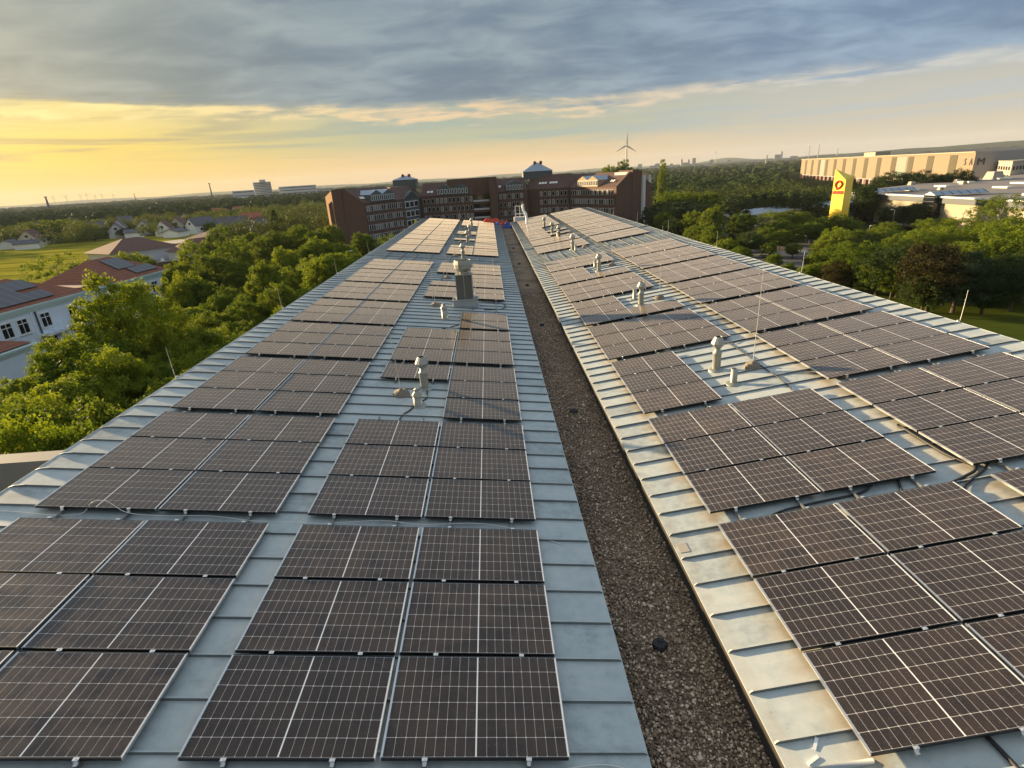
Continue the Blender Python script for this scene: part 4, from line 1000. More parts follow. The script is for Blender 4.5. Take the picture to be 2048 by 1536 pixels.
# hedge on the far side of the field
hb = []
for i in range(70):
    t = i/69; p = gp(-120+520*t, 484-20*t-1.0*math.sin(t*9)); hb.append((p.x, p.y+6, 8, 5, GZ))
woodland('hedge', hb, 'leaf_dark', 'dark hedge along the far side of the field', 5, .5, 110)

# ------------------------------------------------------------------ houses of the suburb
def gable_house(p, w, d, h, rh, rz, wallm, roofm, label, hip=False, win=True):
    r = root('house', (p.x, p.y, GZ), label, 'house', 'houses of the suburb beyond the field', rz)
    x, y = w/2, d/2
    wb = MB(); wb.prism([(-x, -y), (x, -y), (x, y), (-x, y)], 0, h)
    if not hip: wb.add([(-x, -y, h), (-x, y, h), (-x, 0, h+rh), (x, -y, h), (x, y, h), (x, 0, h+rh)], [(0, 2, 1), (3, 4, 5)])
    wb.build('wall', M(wallm), r)
    rb = MB(); e = .5
    if hip: rb.add([(-x-e, -y-e, h), (x+e, -y-e, h), (x+e, y+e, h), (-x-e, y+e, h), (-x+y*.8, 0, h+rh), (x-y*.8, 0, h+rh)], [(0, 1, 5, 4), (1, 2, 5), (2, 3, 4, 5), (3, 0, 4), (0, 3, 2, 1)])
    else:
        k = rh/y
        for sg in (-1, 1):
            a = [(-x-e, sg*(y+e), h-e*k), (x+e, sg*(y+e), h-e*k), (x+e, 0, h+rh), (-x-e, 0, h+rh)]; b = [(q[0], q[1], q[2]+.25) for q in a]
            rb.add(a+b, [(0, 1, 2, 3), (4, 7, 6, 5), (0, 4, 5, 1), (1, 5, 6, 2), (3, 2, 6, 7), (0, 3, 7, 4)])
    ro = rb.build('roof', M(roofm), r)
    MB().box((x*.3, .5, h+rh*.95), (.8, .8, 1.6)).build('chimney', M('brick'), ro)
    if win:
        for xx in (-x*.5, x*.5):
            MB().box((xx, -y-.03, h*.55), (1.4, .1, 1.3)).build('window', M('window_glass'), r)
        for sg in (-1, 1): MB().box((sg*(x+.03), 0, h+rh*.25), (.1, 1.5, 1.3)).build('window', M('window_glass'), r)
HL = ['cream gable house at the left edge of the suburb', 'grey house among trees left of the yellowish tree', 'white pointed gable house right of the round bush', 'white gable house with dark slate roof and wide front', 'small white house in front of the slate-roofed one', 'white gable house behind the hedge', 'pointed white gable house deeper among trees', 'long white gable house behind the hedge', 'long grey-roofed house left of the white gabled one', 'low dark-roofed house in front of the long grey one', 'white house with dormer gables beside the conifers', 'red-roofed house behind the white gabled one', 'small peach house with dark hipped roof', 'far house with pink roof', 'far pale house under trees', 'far house with grey roof', 'far white house near the left edge', 'far red roof among trees', 'far red roof right of the other far one', 'low white shed behind the field', 'white shed near the hedge end', 'white low building at the left picture edge', 'white gable house above the yellowish field tree', 'pale gable house just beyond the round bush', 'cream house high among trees above the white gables', 'red-roofed house deep in the middle of the suburb', 'small grey-roofed house near the left horizon', 'brown-roofed house near the thin horizon mast', 'red-roofed house below the hospital tower', 'white gable house half hidden behind the round bush']
for i, ((hx, hy, hd), p, lb) in enumerate(zip(HOUSES, HP_, HL)):
    rr = random.Random(i*3+1)
    wm = ['render_warm', 'render_pale', 'render_pale', 'render_pale', 'white_paint', 'white_paint', 'render_warm', 'white_paint', 'render_pale', 'render_pale', 'white_paint', 'white_paint', 'render_warm', 'render_warm', 'render_pale', 'render_pale', 'white_paint', 'white_paint', 'render_pale', 'white_paint', 'white_paint', 'white_paint', 'render_pale', 'render_pale', 'render_warm', 'render_pale', 'render_pale', 'render_warm', 'render_pale', 'render_pale'][i]
    rm = ['roof_brown', 'roof_grey', 'roof_grey', 'roof_grey', 'roof_grey', 'roof_brown', 'roof_brown', 'roof_grey', 'roof_grey', 'roof_grey', 'roof_brown', 'roof_red', 'roof_grey', 'roof_red', 'roof_brown', 'roof_grey', 'roof_grey', 'roof_red', 'roof_red', 'roof_grey', 'roof_grey', 'roof_grey', 'roof_brown', 'roof_grey', 'roof_brown', 'roof_red', 'roof_grey', 'roof_brown', 'roof_red', 'roof_grey'][i]
    low = i in (4, 19, 20, 21)
    W_, D_ = (rr.uniform(9, 12), rr.uniform(8, 9.5)) if i not in (3, 7, 8, 9) else (15, 9)
    gable_house(p, W_, D_, 3.0 if low else rr.uniform(3.6, 5), 1.6 if low else rr.uniform(4, 5.2), rr.choice([1.1, 1.3, 1.5, 1.8, 2.0, .4]) if i not in (8, 9, 11) else .25, wm, rm, lb, hip=(i == 12), win=not low)

# ------------------------------------------------------------------ white villas on the left
def seg_frame(a, b):
    a, b = Vector(a), Vector(b); d = (b-a); L = d.length; d.normalize(); n = Vector((d.y, -d.x)); return a, d, n, L     # n points to the right of a->b
def villa_window(parent, a, d, n, s, z, w, h, org, name='window'):
    """casement window; a+d*s is its centre, n the outward direction"""
    c = a+d*s; R = Matrix(((d.x, n.x, 0), (d.y, n.y, 0), (0, 0, 1)))
    f = MB()
    for x in (-w/2, w/2): f.box(Vector((c.x, c.y, z))+R@Vector((x, .05, 0)), (.12, .16, h+.12), 0, R)
    for zz in (-h/2, h/2, h*.2): f.box(Vector((c.x, c.y, z+zz))+R@Vector((0, .05, 0)), (w-.12, .15, .1), 0, R)
    f.box(Vector((c.x, c.y, z))+R@Vector((0, .05, 0)), (.08, .14, h-.1), 0, R)
    f.box(Vector((c.x, c.y, z-h/2-.12))+R@Vector((0, .1, 0)), (w+.4, .25, .1), 0, R)
    fo = f.build(name, M('window_white'), parent, org=org)
    MB().box(Vector((c.x, c.y, z))+R@Vector((0, .03, 0)), (w-.1, .06, h-.05), 0, R).build('pane', M('window_glass'), fo, org=org)
def villa():
    # facade runs from behind the left edge of the picture towards (-70,118)
    A, B = Vector((-73.5, 55)), Vector((-69.3, 118)); a, d, n, L = seg_frame(A, B); org = Vector((-76, 86, GZ))
    r = root('white_villa', org, 'white villa with red hipped roofs, roof solar panels and stepped green cornice', 'building')
    W = 13.0; m = -n
    zt = -9.0; z0 = GZ
    P = lambda s, o, z: Vector((a.x+d.x*s+m.x*o, a.y+d.y*s+m.y*o, z))
    wb = MB(); q = [P(0, 0, 0), P(L, 0, 0), P(L, W, 0), P(0, W, 0)]; wb.prism([(p.x, p.y) for p in q], z0, zt-.9); wb.build('wall', M('render_white'), r, org=org)
    cb = MB()
    R = Matrix(((d.x, n.x, 0), (d.y, n.y, 0), (0, 0, 1)))
    for k in range(4):
        c = P(L/2, W/2, zt-.8+.27*k); cb.box(c, (L+.25+.28*k, W+.25+.28*k, .25), 0, R)
    cb.build('cornice', [simple('cornice_green', (.58, .72, .68), .8, 0, .06, 1)], r, org=org)
    # two hipped roofs
    for s0, s1, rh in ((-2, 40.5, 3.6), (44.5, 63.2, 3.9)):
        e = .5; o0, o1 = -e, W+e
        rb = MB(); v = [P(s0-e, o0, zt+.1), P(s1+e, o0, zt+.1), P(s1+e, o1, zt+.1), P(s0-e, o1, zt+.1), P(s0+6.5, W/2, zt+rh), P(s1-6.5, W/2, zt+rh)]
        rb.add(v, [(0, 3, 2, 1), (0, 1, 5, 4), (1, 2, 5), (2, 3, 4, 5), (3, 0, 4)])
        ro = rb.build('roof', M('tile_red'), r, org=org)
        # solar panel field lying on the street-side slope
        def SP(s, t, lift=.12):
            lo = P(s, o0, zt+.1); hi = P(s, W/2, zt+rh); nn = Vector((n.x*.5, n.y*.5, .86)); return lo.lerp(hi, t)+nn*lift
        if s0 < 0: rects = [(4, 31, .12, .86), (31, 34.6, .12, .4), (31, 35.2, .52, .86)]
        else: rects = [(s0+8.2, s0+13.2, .42, .88), (s0+10, s0+16.5, .14, .4)]
        pm = MB()
        for x0, x1, t0, t1 in rects:
            lo = [SP(x0, t0), SP(x1, t0), SP(x1, t1), SP(x0, t1)]; hi = [SP(x0, t0, .2), SP(x1, t0, .2), SP(x1, t1, .2), SP(x0, t1, .2)]
            pm.add(lo+hi, [(4, 5, 6, 7), (0, 1, 5, 4), (1, 2, 6, 5), (2, 3, 7, 6), (3, 0, 4, 7)])
        pm.build('solar_array', M('roof_panels'), ro, org=org)
        if s0 > 0:   # left hip of the second roof also carries dark panels
            pass
    # link roof between the hips
    lb = MB(); c = P(42.5, W/2, zt+.35); lb.box(c, (4.5, W-1, .7), 0, R); lb.build('flat_link_roof', M('roof_brown'), r, org=org)
    for s in (20.0, 24.4, 27.1, 31.2, 36.6, 43.0, 48.0, 53.8, 57.9, 61.4):
        for z in (zt-2.55, zt-6.1): villa_window(r, a, d, n, s, z, 1.75, 2.1, org)
    # pilaster strips, drainpipe, balcony
    pb = MB()
    for s in (22.3, 29.0, 40, 46, 60): pb.box(P(s, -.06, (z0+zt-.9)/2), (.5, .14, zt-.9-z0), 0, R)
    pb.build('pilaster', M('render_white'), r, org=org)
    MB().tube([P(29.6, -.2, zt-.9), P(29.6, -.2, z0)], .12, 8).build('drainpipe', M('hall_band'), r, org=org)
    bb = MB(); bb.box(P(32, -.75, zt-4.5), (5.5, 1.5, .35), 0, R)
    bb.box(P(32, -.7, zt-4.75), (4.6, 1.1, .3), 0, R)
    for zz in (.4, .8, 1.15): bb.tube([P(29.4, -1.45, zt-4.4+zz), P(34.6, -1.45, zt-4.4+zz)], .05, 5)
    for k in range(6): bb.tube([P(29.4+k*1.04, -1.45, zt-4.4), P(29.4+k*1.04, -1.45, zt-3.2)], .05, 5)
    bb.build('balcony', M('render_white'), r, org=org)
    # lower front wing at the left edge
    c = P(15, -3, (z0-13.4)/2); lw = MB(); lw.box(c, (13, 6, -13.4-z0), 0, R); lw.build('front_wing', M('render_white'), r, org=org)
    lc = MB()
    for k in range(3): lc.box(P(15, -3, -13.3+.25*k), (13.3+.3*k, 6.3+.3*k, .24), 0, R)
    lc.build('wing_cornice', M('cornice_green'), r, org=org)
    lr = MB(); v = [P(8.4, -.1, -12.5), P(21.6, -.1, -12.5), P(21.6, -6, -12.5), P(8.4, -6, -12.5), P(11, -.1, -11.2), P(18.6, -.1, -11.2)]
    lr.add(v, [(0, 4, 5, 1), (1, 5, 2), (2, 5, 4, 3), (3, 4, 0)]); lr.build('wing_roof', M('tile_red'), r, org=org)
villa()
def villa2():
    p0 = gp(262, 502, -10.5); A = Vector((-118, 176)); B = Vector((-92, 214)); a, d, n, L = seg_frame(A, B); org = Vector((-110, 195, GZ))
    r = root('pale_villa', org, 'pale villa with brown-red hipped roof beside the yellow field', 'building'); m = -n; W = 16; zt = -10.3
    P = lambda s, o, z: Vector((a.x+d.x*s+m.x*o, a.y+d.y*s+m.y*o, z)); R = Matrix(((d.x, n.x, 0), (d.y, n.y, 0), (0, 0, 1)))
    wb = MB(); wb.box(P(L/2, W/2, (GZ+zt)/2), (L, W, zt-GZ), 0, R); wb.build('wall', M('render_pale'), r, org=org)
    for s0, s1, rh in ((0, 20, 3.6), (30, 46, 3.2)):
        rb = MB(); e = .8; v = [P(s0-e, -e, zt), P(s1+e, -e, zt), P(s1+e, W+e, zt), P(s0-e, W+e, zt), P(s0+8, W/2, zt+rh), P(s1-8+.5, W/2, zt+rh)]
        rb.add(v, [(0, 3, 2, 1), (0, 1, 5, 4), (1, 2, 5), (2, 3, 4, 5), (3, 0, 4)]); rb.build('roof', M('tile_brown' if s0 else 'roof_brown'), r, org=org)
    fb = MB(); fb.box(P(25, W/2, zt+.3), (10, W, .6), 0, R); fb.build('flat_roof', M('hall_roof'), r, org=org)
    for s in (8, 24, 30, 36, 42): villa_window(r, a, d, n, s, zt-1.9, 1.3, 1.6, org)
    # curved low wing with a flat roof and dome lights
    lw = MB(); pts = [P(6, -1, 0), P(10, -9, 0), P(20, -14, 0), P(32, -14, 0), P(40, -9, 0), P(42, 0, 0)]; lw.prism([(p.x, p.y) for p in pts], GZ, -14.0, 0, 1); lw.build('curved_wing', M('tile_brown', 'hall_roof'), r, org=org)
    for s in (12, 15.5, 19): MB().lathe([(.8, 0), (.55, .4), (0, .9)], 4, P(s, -5, -14.0)).build('dome_light', M('skylight'), r, org=org)
    MB().box(P(24, -6, -13.2), (1.6, 1.6, 1.6), 0, R).build('chimney', M('brick'), r, org=org)
villa2()
# another brown roof between the trees
gable_house(gp(420, 492, -11), 22, 12, 5.5, 3.5, .9, 'render_pale', 'roof_brown', 'brown hipped roof showing between trees right of the pale villa', hip=True, win=False)

# ------------------------------------------------------------------ brick office building
def brick():
    org = Vector((0, 235, GZ)); r = root('brick_office_building', org, 'long six-storey brick office building with white windows and grey dormers', 'building')
    ZE, ZR = -1.1, 3.9
    nwin = [0]; restw = MB()
    def P3(a, d, m, s, o, z): return Vector((a.x+d.x*s+m.x*o, a.y+d.y*s+m.y*o, z))
    def window(a, d, n, s, z, w=.95, h=1.75, kind=0):
        R = Matrix(((d.x, n.x, 0), (d.y, n.y, 0), (0, 0, 1))); m = -n
        mb = restw if nwin[0] >= 96 else MB()
        mb.box(P3(a, d, m, s, -.05, z), (w+.12, .16, h+.16), 0, R)
        mb.box(P3(a, d, m, s, -.1, z), (w, .14, h), 1 if kind == 0 else 2, R)
        if kind == 2: mb.box(P3(a, d, m, s, -.12, z+h*.22), (w, .14, h*.55), 2, R)
        if nwin[0] < 96: mb.build('window', M('window_white', 'window_glass', 'blind'), r, org=org)
        nwin[0] += 1
    def wing(A, B, depth, wins, zr=ZR, ze=ZE, blank=(0, 0), rows=(-3.1, -6.4, -9.7, -13.0), step=1.75, skip=None, seed=0):
        a, d, n, L = seg_frame(A, B); m = -n; R = Matrix(((d.x, n.x, 0), (d.y, n.y, 0), (0, 0, 1)))
        rr = random.Random(seed)
        q = [P3(a, d, m, *t) for t in ((0, 0, 0), (L, 0, 0), (L, depth, 0), (0, depth, 0))]
        MB().prism([(p.x, p.y) for p in q], GZ, ze).build('wall', M('brick'), r, org=org)
        rb = MB(); v = [P3(a, d, m, *t) for t in ((0, -.2, ze), (L, -.2, ze), (L, depth*.5, zr), (0, depth*.5, zr), (L, depth+.2, ze), (0, depth+.2, ze))]
        rb.add(v, [(0, 1, 2, 3), (3, 2, 4, 5), (0, 3, 5), (1, 4, 2)]); ro = rb.build('roof', M('tile_brown'), r, org=org)
        # sills / string courses
        sb = MB()
        for z in rows: sb.box(P3(a, d, m, L/2, -.06, z-1.15), (L-.4, .14, .18), 0, R)
        sb.build('string_course', M('tile_brown'), r, org=org)
        s = blank[0]+1.2
        while s < L-blank[1]-.8:
            for i, z in enumerate(rows):
                if skip and skip(s, z): continue
                kind = 1 if rr.random() < .25 else (2 if rr.random() < .25 else 0)
                window(a, d, n, s, z, w=min(.95, step*.56), kind=kind)
            s += step
        return a, d, n, m, R, L, ro
    def dormer(fr, s0, width, peaks, nw, col='slate_green', face='slate_green', h=2.5):
        a, d, n, m, R, L, ro = fr
        w = width/peaks; ze = ZE+.1; mb = MB()
        for k in range(peaks):
            s = s0+k*w; top = ze+h
            f = [(s, -.4, ze), (s+w, -.4, ze), (s+w, -.4, top), (s+w/2, -.4, top+1.5), (s, -.4, top)]
            bk = [(x, 7.5, z) for x, o, z in f]; v = [P3(a, d, m, *t) for t in f+bk]
            mb.add(v, [(0, 1, 2, 3, 4)], 1); mb.add(v, [(0, 5, 6, 1), (1, 6, 7, 2), (4, 9, 5, 0)], 1); mb.add(v, [(2, 7, 8, 3), (3, 8, 9, 4)], 0)
        do = mb.build('dormer', M('sheet_blue' if col != 'slate_green' else 'slate_green', face), r, org=org)
        st = width/nw
        for k in range(nw):
            R2 = R; c = P3(a, d, m, s0+st*(k+.5), -.45, ze+1.35)
            wb = MB(); wb.box(c, (st*.62, .1, 1.9), 0, R2); wb.box(P3(a, d, m, s0+st*(k+.5), -.5, ze+1.35), (st*.38, .1, 1.6), 1, R2); wb.build('window', M('window_white', 'window_glass'), do, org=org)
    def skylights(fr, ss, t=.35):
        a, d, n, m, R, L, ro = fr
        for s in ss:
            dep = 6.5; lo = P3(a, d, m, s-.5, 7*t, ZE+(ZR-ZE)*t+.12); v = []
            for ds, dt in ((-.5, 0), (.5, 0), (.5, .14), (-.5, .14)): v.append(P3(a, d, m, s+ds, 7*(t+dt)-.2, ZE+(ZR-ZE)*(t+dt)+.2))
            MB().add(v, [(0, 1, 2, 3)]).build('roof_window', M('skylight'), ro, org=org)
    # left wing (receding), centre, right of the tower, right block, right wing (coming forward)
    fA = wing((-45.5, 204.5), (-34.2, 223.5), 17, 1, seed=1, rows=(-3.1, -6.4, -9.7, -13.0), step=1.12, blank=(.2, .2)); dormer(fA, 3.5, 13, 2, 12, 'blue')
    skylights(fA, (1.2, 2.4), .25)
    fC = wing((-29.6, 240.5), (-8.2, 238.6), 15, 1, seed=2, blank=(.2, 0)); dormer(fC, 6.8, 13, 2, 9); skylights(fC, (3.0, 4.4), .22)
    # recessed balconies and slab tower
    for z in (-3.1, -6.4, -9.7, -13):
        b = MB(); b.box((-4.8, 240.6, z), (6.4, .5, 2.3), 1); b.box((-4.8, 238.9, z-1.0), (6.6, .25, .9), 0); b.build('balcony', M('render_pale', 'window_glass'), r, org=org)
    w = MB(); w.box((-4.8, 246, (GZ-1)/2), (6.9, 10, -1-GZ), 0)
    for z in (-1.2, -4.75, -8.05, -11.35, -14.65): w.box((-4.8, 239.9, z), (6.9, 2.4, .9), 0)
    w.build('wall', M('brick'), r, org=org)
    w = MB(); w.box((-9, 248, (GZ+4.9)/2), (19, 12, 4.9-GZ), 0); w.box((.3, 240.5, (GZ+4.9)/2), (3.0, 10, 4.9-GZ), 0); w.build('stair_tower', M('brick'), r, org=org)
    fD = wing((1.9, 240.4), (14.3, 241.2), 15, 1, seed=3, blank=(.1, .1)); dormer(fD, 3.6, 7.2, 1, 6); skylights(fD, (1.4,), .3)
    fE = wing((14.6, 246.5), (31.6, 240.5), 15, 1, seed=4, blank=(5.0, .1), zr=4.4); skylights(fE, (5.2, 6.4, 7.6, 9.8, 11, 12.2), .35)
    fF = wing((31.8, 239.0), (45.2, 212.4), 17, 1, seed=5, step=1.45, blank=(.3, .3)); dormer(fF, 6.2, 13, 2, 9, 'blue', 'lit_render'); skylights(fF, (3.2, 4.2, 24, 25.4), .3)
    # glazed stair bay in the left corner
    g = MB(); g.prism([(-34.4, 224.2), (-30.2, 236), (-30.2, 246), (-38, 238)], GZ, -1.2, 0); ctr = Vector((-33.5, 235))
    g.add([(-34.4, 224.2, -1.2), (-30.2, 236, -1.2), (-31.5, 229.5, 1.8), (-38, 238, 1.0)], [(0, 1, 2), (0, 2, 3), (2, 1, 3)]); go = g.build('stair_bay', M('slate_green'), r, org=org)
    a, d, n, L = seg_frame((-34.4, 224.2), (-30.2, 236)); m = -n
    for z in (-3.3, -6.8, -10.3):
        for s in (2.4, 6.2, 10): 
            b = MB(); R = Matrix(((d.x, n.x, 0), (d.y, n.y, 0), (0, 0, 1))); b.box(P3(a, d, m, s, -.05, z), (3.4, .12, 2.4), 0, R); b.box(P3(a, d, m, s, -.1, z), (2.9, .12, 1.9), 1, R); b.build('window', M('window_white', 'window_glass'), go, org=org)
    # end blocks: gable wall with a glazed slot, then a splayed side
    def endblock(C0, dirv, out, s1, s2, side, ztop):
        C0 = Vector(C0); dv = Vector(dirv).normalized(); bk = Vector(out).normalized()
        p = [C0, C0+dv*s1, C0+dv*(s1+1.0), C0+dv*s2, C0+dv*s2+Vector(side)]
        w = MB()
        def slab(a, b, za, zb, dep=10, mi=0):
            q = [a, b, b+bk*dep, a+bk*dep]; zz = [za, zb, zb, za]
            ar = sum(q[i].x*q[(i+1) % 4].y-q[(i+1) % 4].x*q[i].y for i in range(4))
            if ar < 0: q = q[::-1]; zz = zz[::-1]
            v = [(t.x, t.y, GZ) for t in q]+[(t.x, t.y, z) for t, z in zip(q, zz)]
            w.add(v, [(k, (k+1) % 4, 4+(k+1) % 4, 4+k) for k in range(4)]+[(4, 5, 6, 7)], mi)
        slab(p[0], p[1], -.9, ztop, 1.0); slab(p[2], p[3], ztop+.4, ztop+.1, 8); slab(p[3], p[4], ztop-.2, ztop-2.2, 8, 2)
        slab(p[1]+bk*1.2, p[2]+bk*1.2, ztop-.2, ztop-.2, 8, 1)
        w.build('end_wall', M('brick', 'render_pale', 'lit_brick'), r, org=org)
        for z in (-3.1, -6.4, -9.7, -13, .4):
            c = (p[1]+p[2])/2+bk*1.1; MB().box((c.x, c.y, z), (.7, .3, 1.7)).build('window', M('window_glass'), r, org=org)
    endblock((-45.6, 204.4), (-.86, .51), (.51, .86), 8.7, 14.5, (-3.4, 3.6), 3.7)
    endblock((45.3, 212.3), (.894, .447), (-.447, .894), 6.4, 12.0, (4.2, 3.8), 3.9)
    # roof masses that tie the wings together at their corners
    for q, z in (([(-34.5, 224.5), (-30, 241), (-30, 256), (-52, 244), (-43, 226)], 3.4), ([(13.8, 243.5), (15.5, 247.5), (15.5, 258), (8, 258), (8, 246)], 3.8), ([(31.6, 241.5), (36, 237), (50, 244), (40, 262), (24, 258), (24, 247)], 3.9)):
        mb = MB(); cx = sum(p[0] for p in q)/len(q); cy = sum(p[1] for p in q)/len(q); n = len(q)
        v = [(x, y, GZ) for x, y in q]+[(x, y, ZE) for x, y in q]+[(cx+(x-cx)*.45, cy+(y-cy)*.45, z) for x, y in q]
        mb.add(v, [(k, (k+1) % n, n+(k+1) % n, n+k) for k in range(n)], 0); mb.add(v, [(n+k, n+(k+1) % n, 2*n+(k+1) % n, 2*n+k) for k in range(n)]+[tuple(range(2*n, 3*n))], 1)
        mb.build('corner_block', M('brick', 'tile_brown'), r, org=org)
    # striped concrete side on the right end
    p = Vector((45.3, 212.3))+Vector((.894, .447)).normalized()*12.0
    s = MB(); 
    for k in (0.1, .75): c = p+Vector((4.2, 3.8))*(k+.08); s.box((c.x-.2, c.y-.3, (GZ+2.2)/2), (1.7, 1.2, 2.2-GZ), 0, Matrix.Rotation(math.atan2(3.8, 4.2), 3, 'Z'))
    s.build('concrete_strip', M('render_pale'), r, org=org)
    # rooftop plant rooms with pyramid roofs
    for (x, y, w_, z0, z1, z2) in ((-36.0, 247, 9.5, 2.0, 5.8, 7.4), (19.9, 256, 12.5, 3.0, 6.0, 9.5)):
        b = MB(); b.box((x, y, (z0+z1)/2), (w_, w_*.8, z1-z0), 0); bo = b.build('plant_room', M('slate_green'), r, org=org)
        h = w_/2+.3; q = w_*.4+.3
        MB().add([(x-h, y-q, z1), (x+h, y-q, z1), (x+h, y+q, z1), (x-h, y+q, z1), (x-.6, y, z2), (x+.6, y, z2)], [(0, 1, 5, 4), (1, 2, 5), (2, 3, 4, 5), (3, 0, 4), (0, 3, 2, 1)]).build('pyramid_roof', M('sheet_blue'), bo, org=org)
        for dx in (-.8, 1.8): MB().lathe([(.55, z2-.8), (.7, z2+.1), (.5, z2+.5), (0, z2+.7)], 10, (x+dx, y-.5, 0)).build('ventilator', M('roof_brown'), bo, org=org)
    if len(restw.v): tag(restw.build('window_rows', M('window_white', 'window_glass', 'blind'), r, org=org), kind='stuff')
brick()

# ------------------------------------------------------------------ right: warehouse, hall, tower
def warehouse():
    A = Vector((349.8, 647.7)); B = dp(1955, 300, 372).xy; a, d, n, L = seg_frame(B, A); m = n          # B is the near corner
    # outward normal of the lit side points left (towards -x)
    out = Vector((-d.y, d.x)); inn = -out; org = Vector((300, 450, GZ))
    r = root('warehouse', org, 'very long tall sand-coloured warehouse with dark vertical strips', 'warehouse'); ZT = 2.4; W = 150
    P = lambda s, o, z: Vector((a.x+d.x*s+inn.x*o, a.y+d.y*s+inn.y*o, z)); R = Matrix(((d.x, out.x, 0), (d.y, out.y, 0), (0, 0, 1)))
    mb = MB(); q = [P(0, 0, 0), P(0, W, 0), P(L, W, 0), P(L, 0, 0)]; ar = sum(q[i].x*q[(i+1) % 4].y-q[(i+1) % 4].x*q[i].y for i in range(4)); q = q if ar > 0 else q[::-1]
    mb.prism([(p.x, p.y) for p in q], GZ, ZT, 0, 1); mb.build('wall', M('big_side', 'big_roof'), r, org=org)
    f = MB(); f.box(P(L/2, -.15, (GZ+4+ZT)/2), (L, .3, ZT-GZ-4), 0, R); f.build('lit_cladding', M('big_panel'), r, org=org)
    st = (L-30)/13
    for k in range(13):
        s = 22+k*(L-34)/12.4
        MB().box(P(s, -.35, (GZ+4+ZT-1)/2), (8.5, .2, ZT-1-GZ-4), 0, R).build('dark_strip', M('big_dark'), r, org=org)
    for s, w in ((22+2.5*(L-34)/12.4, 16), (22+9.5*(L-34)/12.4, 16)): MB().box(P(s, -.36, (GZ+4+ZT-1)/2), (w, .2, ZT-1-GZ-4), 0, R).build('pale_cladding', M('big_green'), r, org=org)
    MB().box(P(L/2, -.4, ZT+.1), (L+1, 1.2, .5), 0, R).build('roof_edge', M('hall_cream'), r, org=org)
    b = MB()
    for k in range(26): b.box(P(8+k*(L-16)/25, -1.0, GZ+1.8), (5.5, 1.6, 3.4), 0, R)
    b.build('loading_bays', M('roof_brown'), r, org=org)
    c = P(175, 10, ZT+1.2); MB().box(c, (26, 10, 3.4), 0, R).build('roof_house', M('hall_cream'), r, org=org)
    # letters near the corner: two on the lit side, one round the corner
    def text(s, body, loc, rotz, size, mat, tilt=math.pi/2):
        cu = bpy.data.curves.new('lettering', 'FONT'); cu.body = body; cu.size = size; cu.extrude = .06; cu.align_x = 'CENTER'; cu.materials.append(MATS[mat])
        o = bpy.data.objects.new('lettering', cu); COL.objects.link(o); o.parent = s; o.location = Vector(loc)-org; o.rotation_euler = (tilt, 0, rotz); return o
    az_lit = math.atan2(-d.y, -d.x)       # reading direction along the lit wall (towards the near corner)
    text(r, 'S', P(8.6, -.5, ZT-6.0), az_lit, 4.6, 'sign_dark'); text(r, 'A', P(2.6, -.5, ZT-6.0), az_lit, 4.6, 'sign_dark')
    az_sh = math.atan2(inn.y, inn.x); pm = P(-.3, 2.6, ZT-6.0); text(r, 'M', pm, az_sh, 4.6, 'sign_dark')
    # small office block in front of the shaded end
    c0 = dp(2010, 340, 370); org2 = Vector((c0.x, c0.y, GZ)); r2 = root('small_office_block', org2, 'small pale office block with two window rows right of the warehouse corner', 'building')
    p0 = dp(1972, 340, 392); p1 = dp(2022, 340, 352); p2 = dp(2110, 340, 400); zt = dp(2018, 325, 352).z
    A2, B2, C2 = Vector((p0.x, p0.y)), Vector((p1.x, p1.y)), Vector((p2.x, p2.y)); D2 = A2+(C2-B2)
    q = [A2, B2, C2, D2]
    MB().prism([(t.x, t.y) for t in q], GZ, zt).build('wall', M('office_pale'), r2, org=org2)
    MB().prism([(t.x, t.y) for t in [A2+(A2-C2)*.01, B2+(B2-D2)*.01, C2+(C2-A2)*.01, D2+(D2-B2)*.01]], zt, zt+.6).build('roof_edge', M('hall_cream'), r2, org=org2)
    for (U, V_, nn) in ((A2, B2, 10), (B2, C2, 14)):
        a2, d2, n2, L2 = seg_frame(U, V_); R2 = Matrix(((d2.x, n2.x, 0), (d2.y, n2.y, 0), (0, 0, 1)))
        for z in (zt-2.6, zt-6.2):
            for k in range(nn):
                c = a2+d2*(L2*(k+.7)/(nn+.5))+n2*.05; MB().box((c.x, c.y, z), (L2/(nn+.5)*.5, .2, 1.5), 0, R2).build('window', M('window_glass'), r2, org=org2)
warehouse()

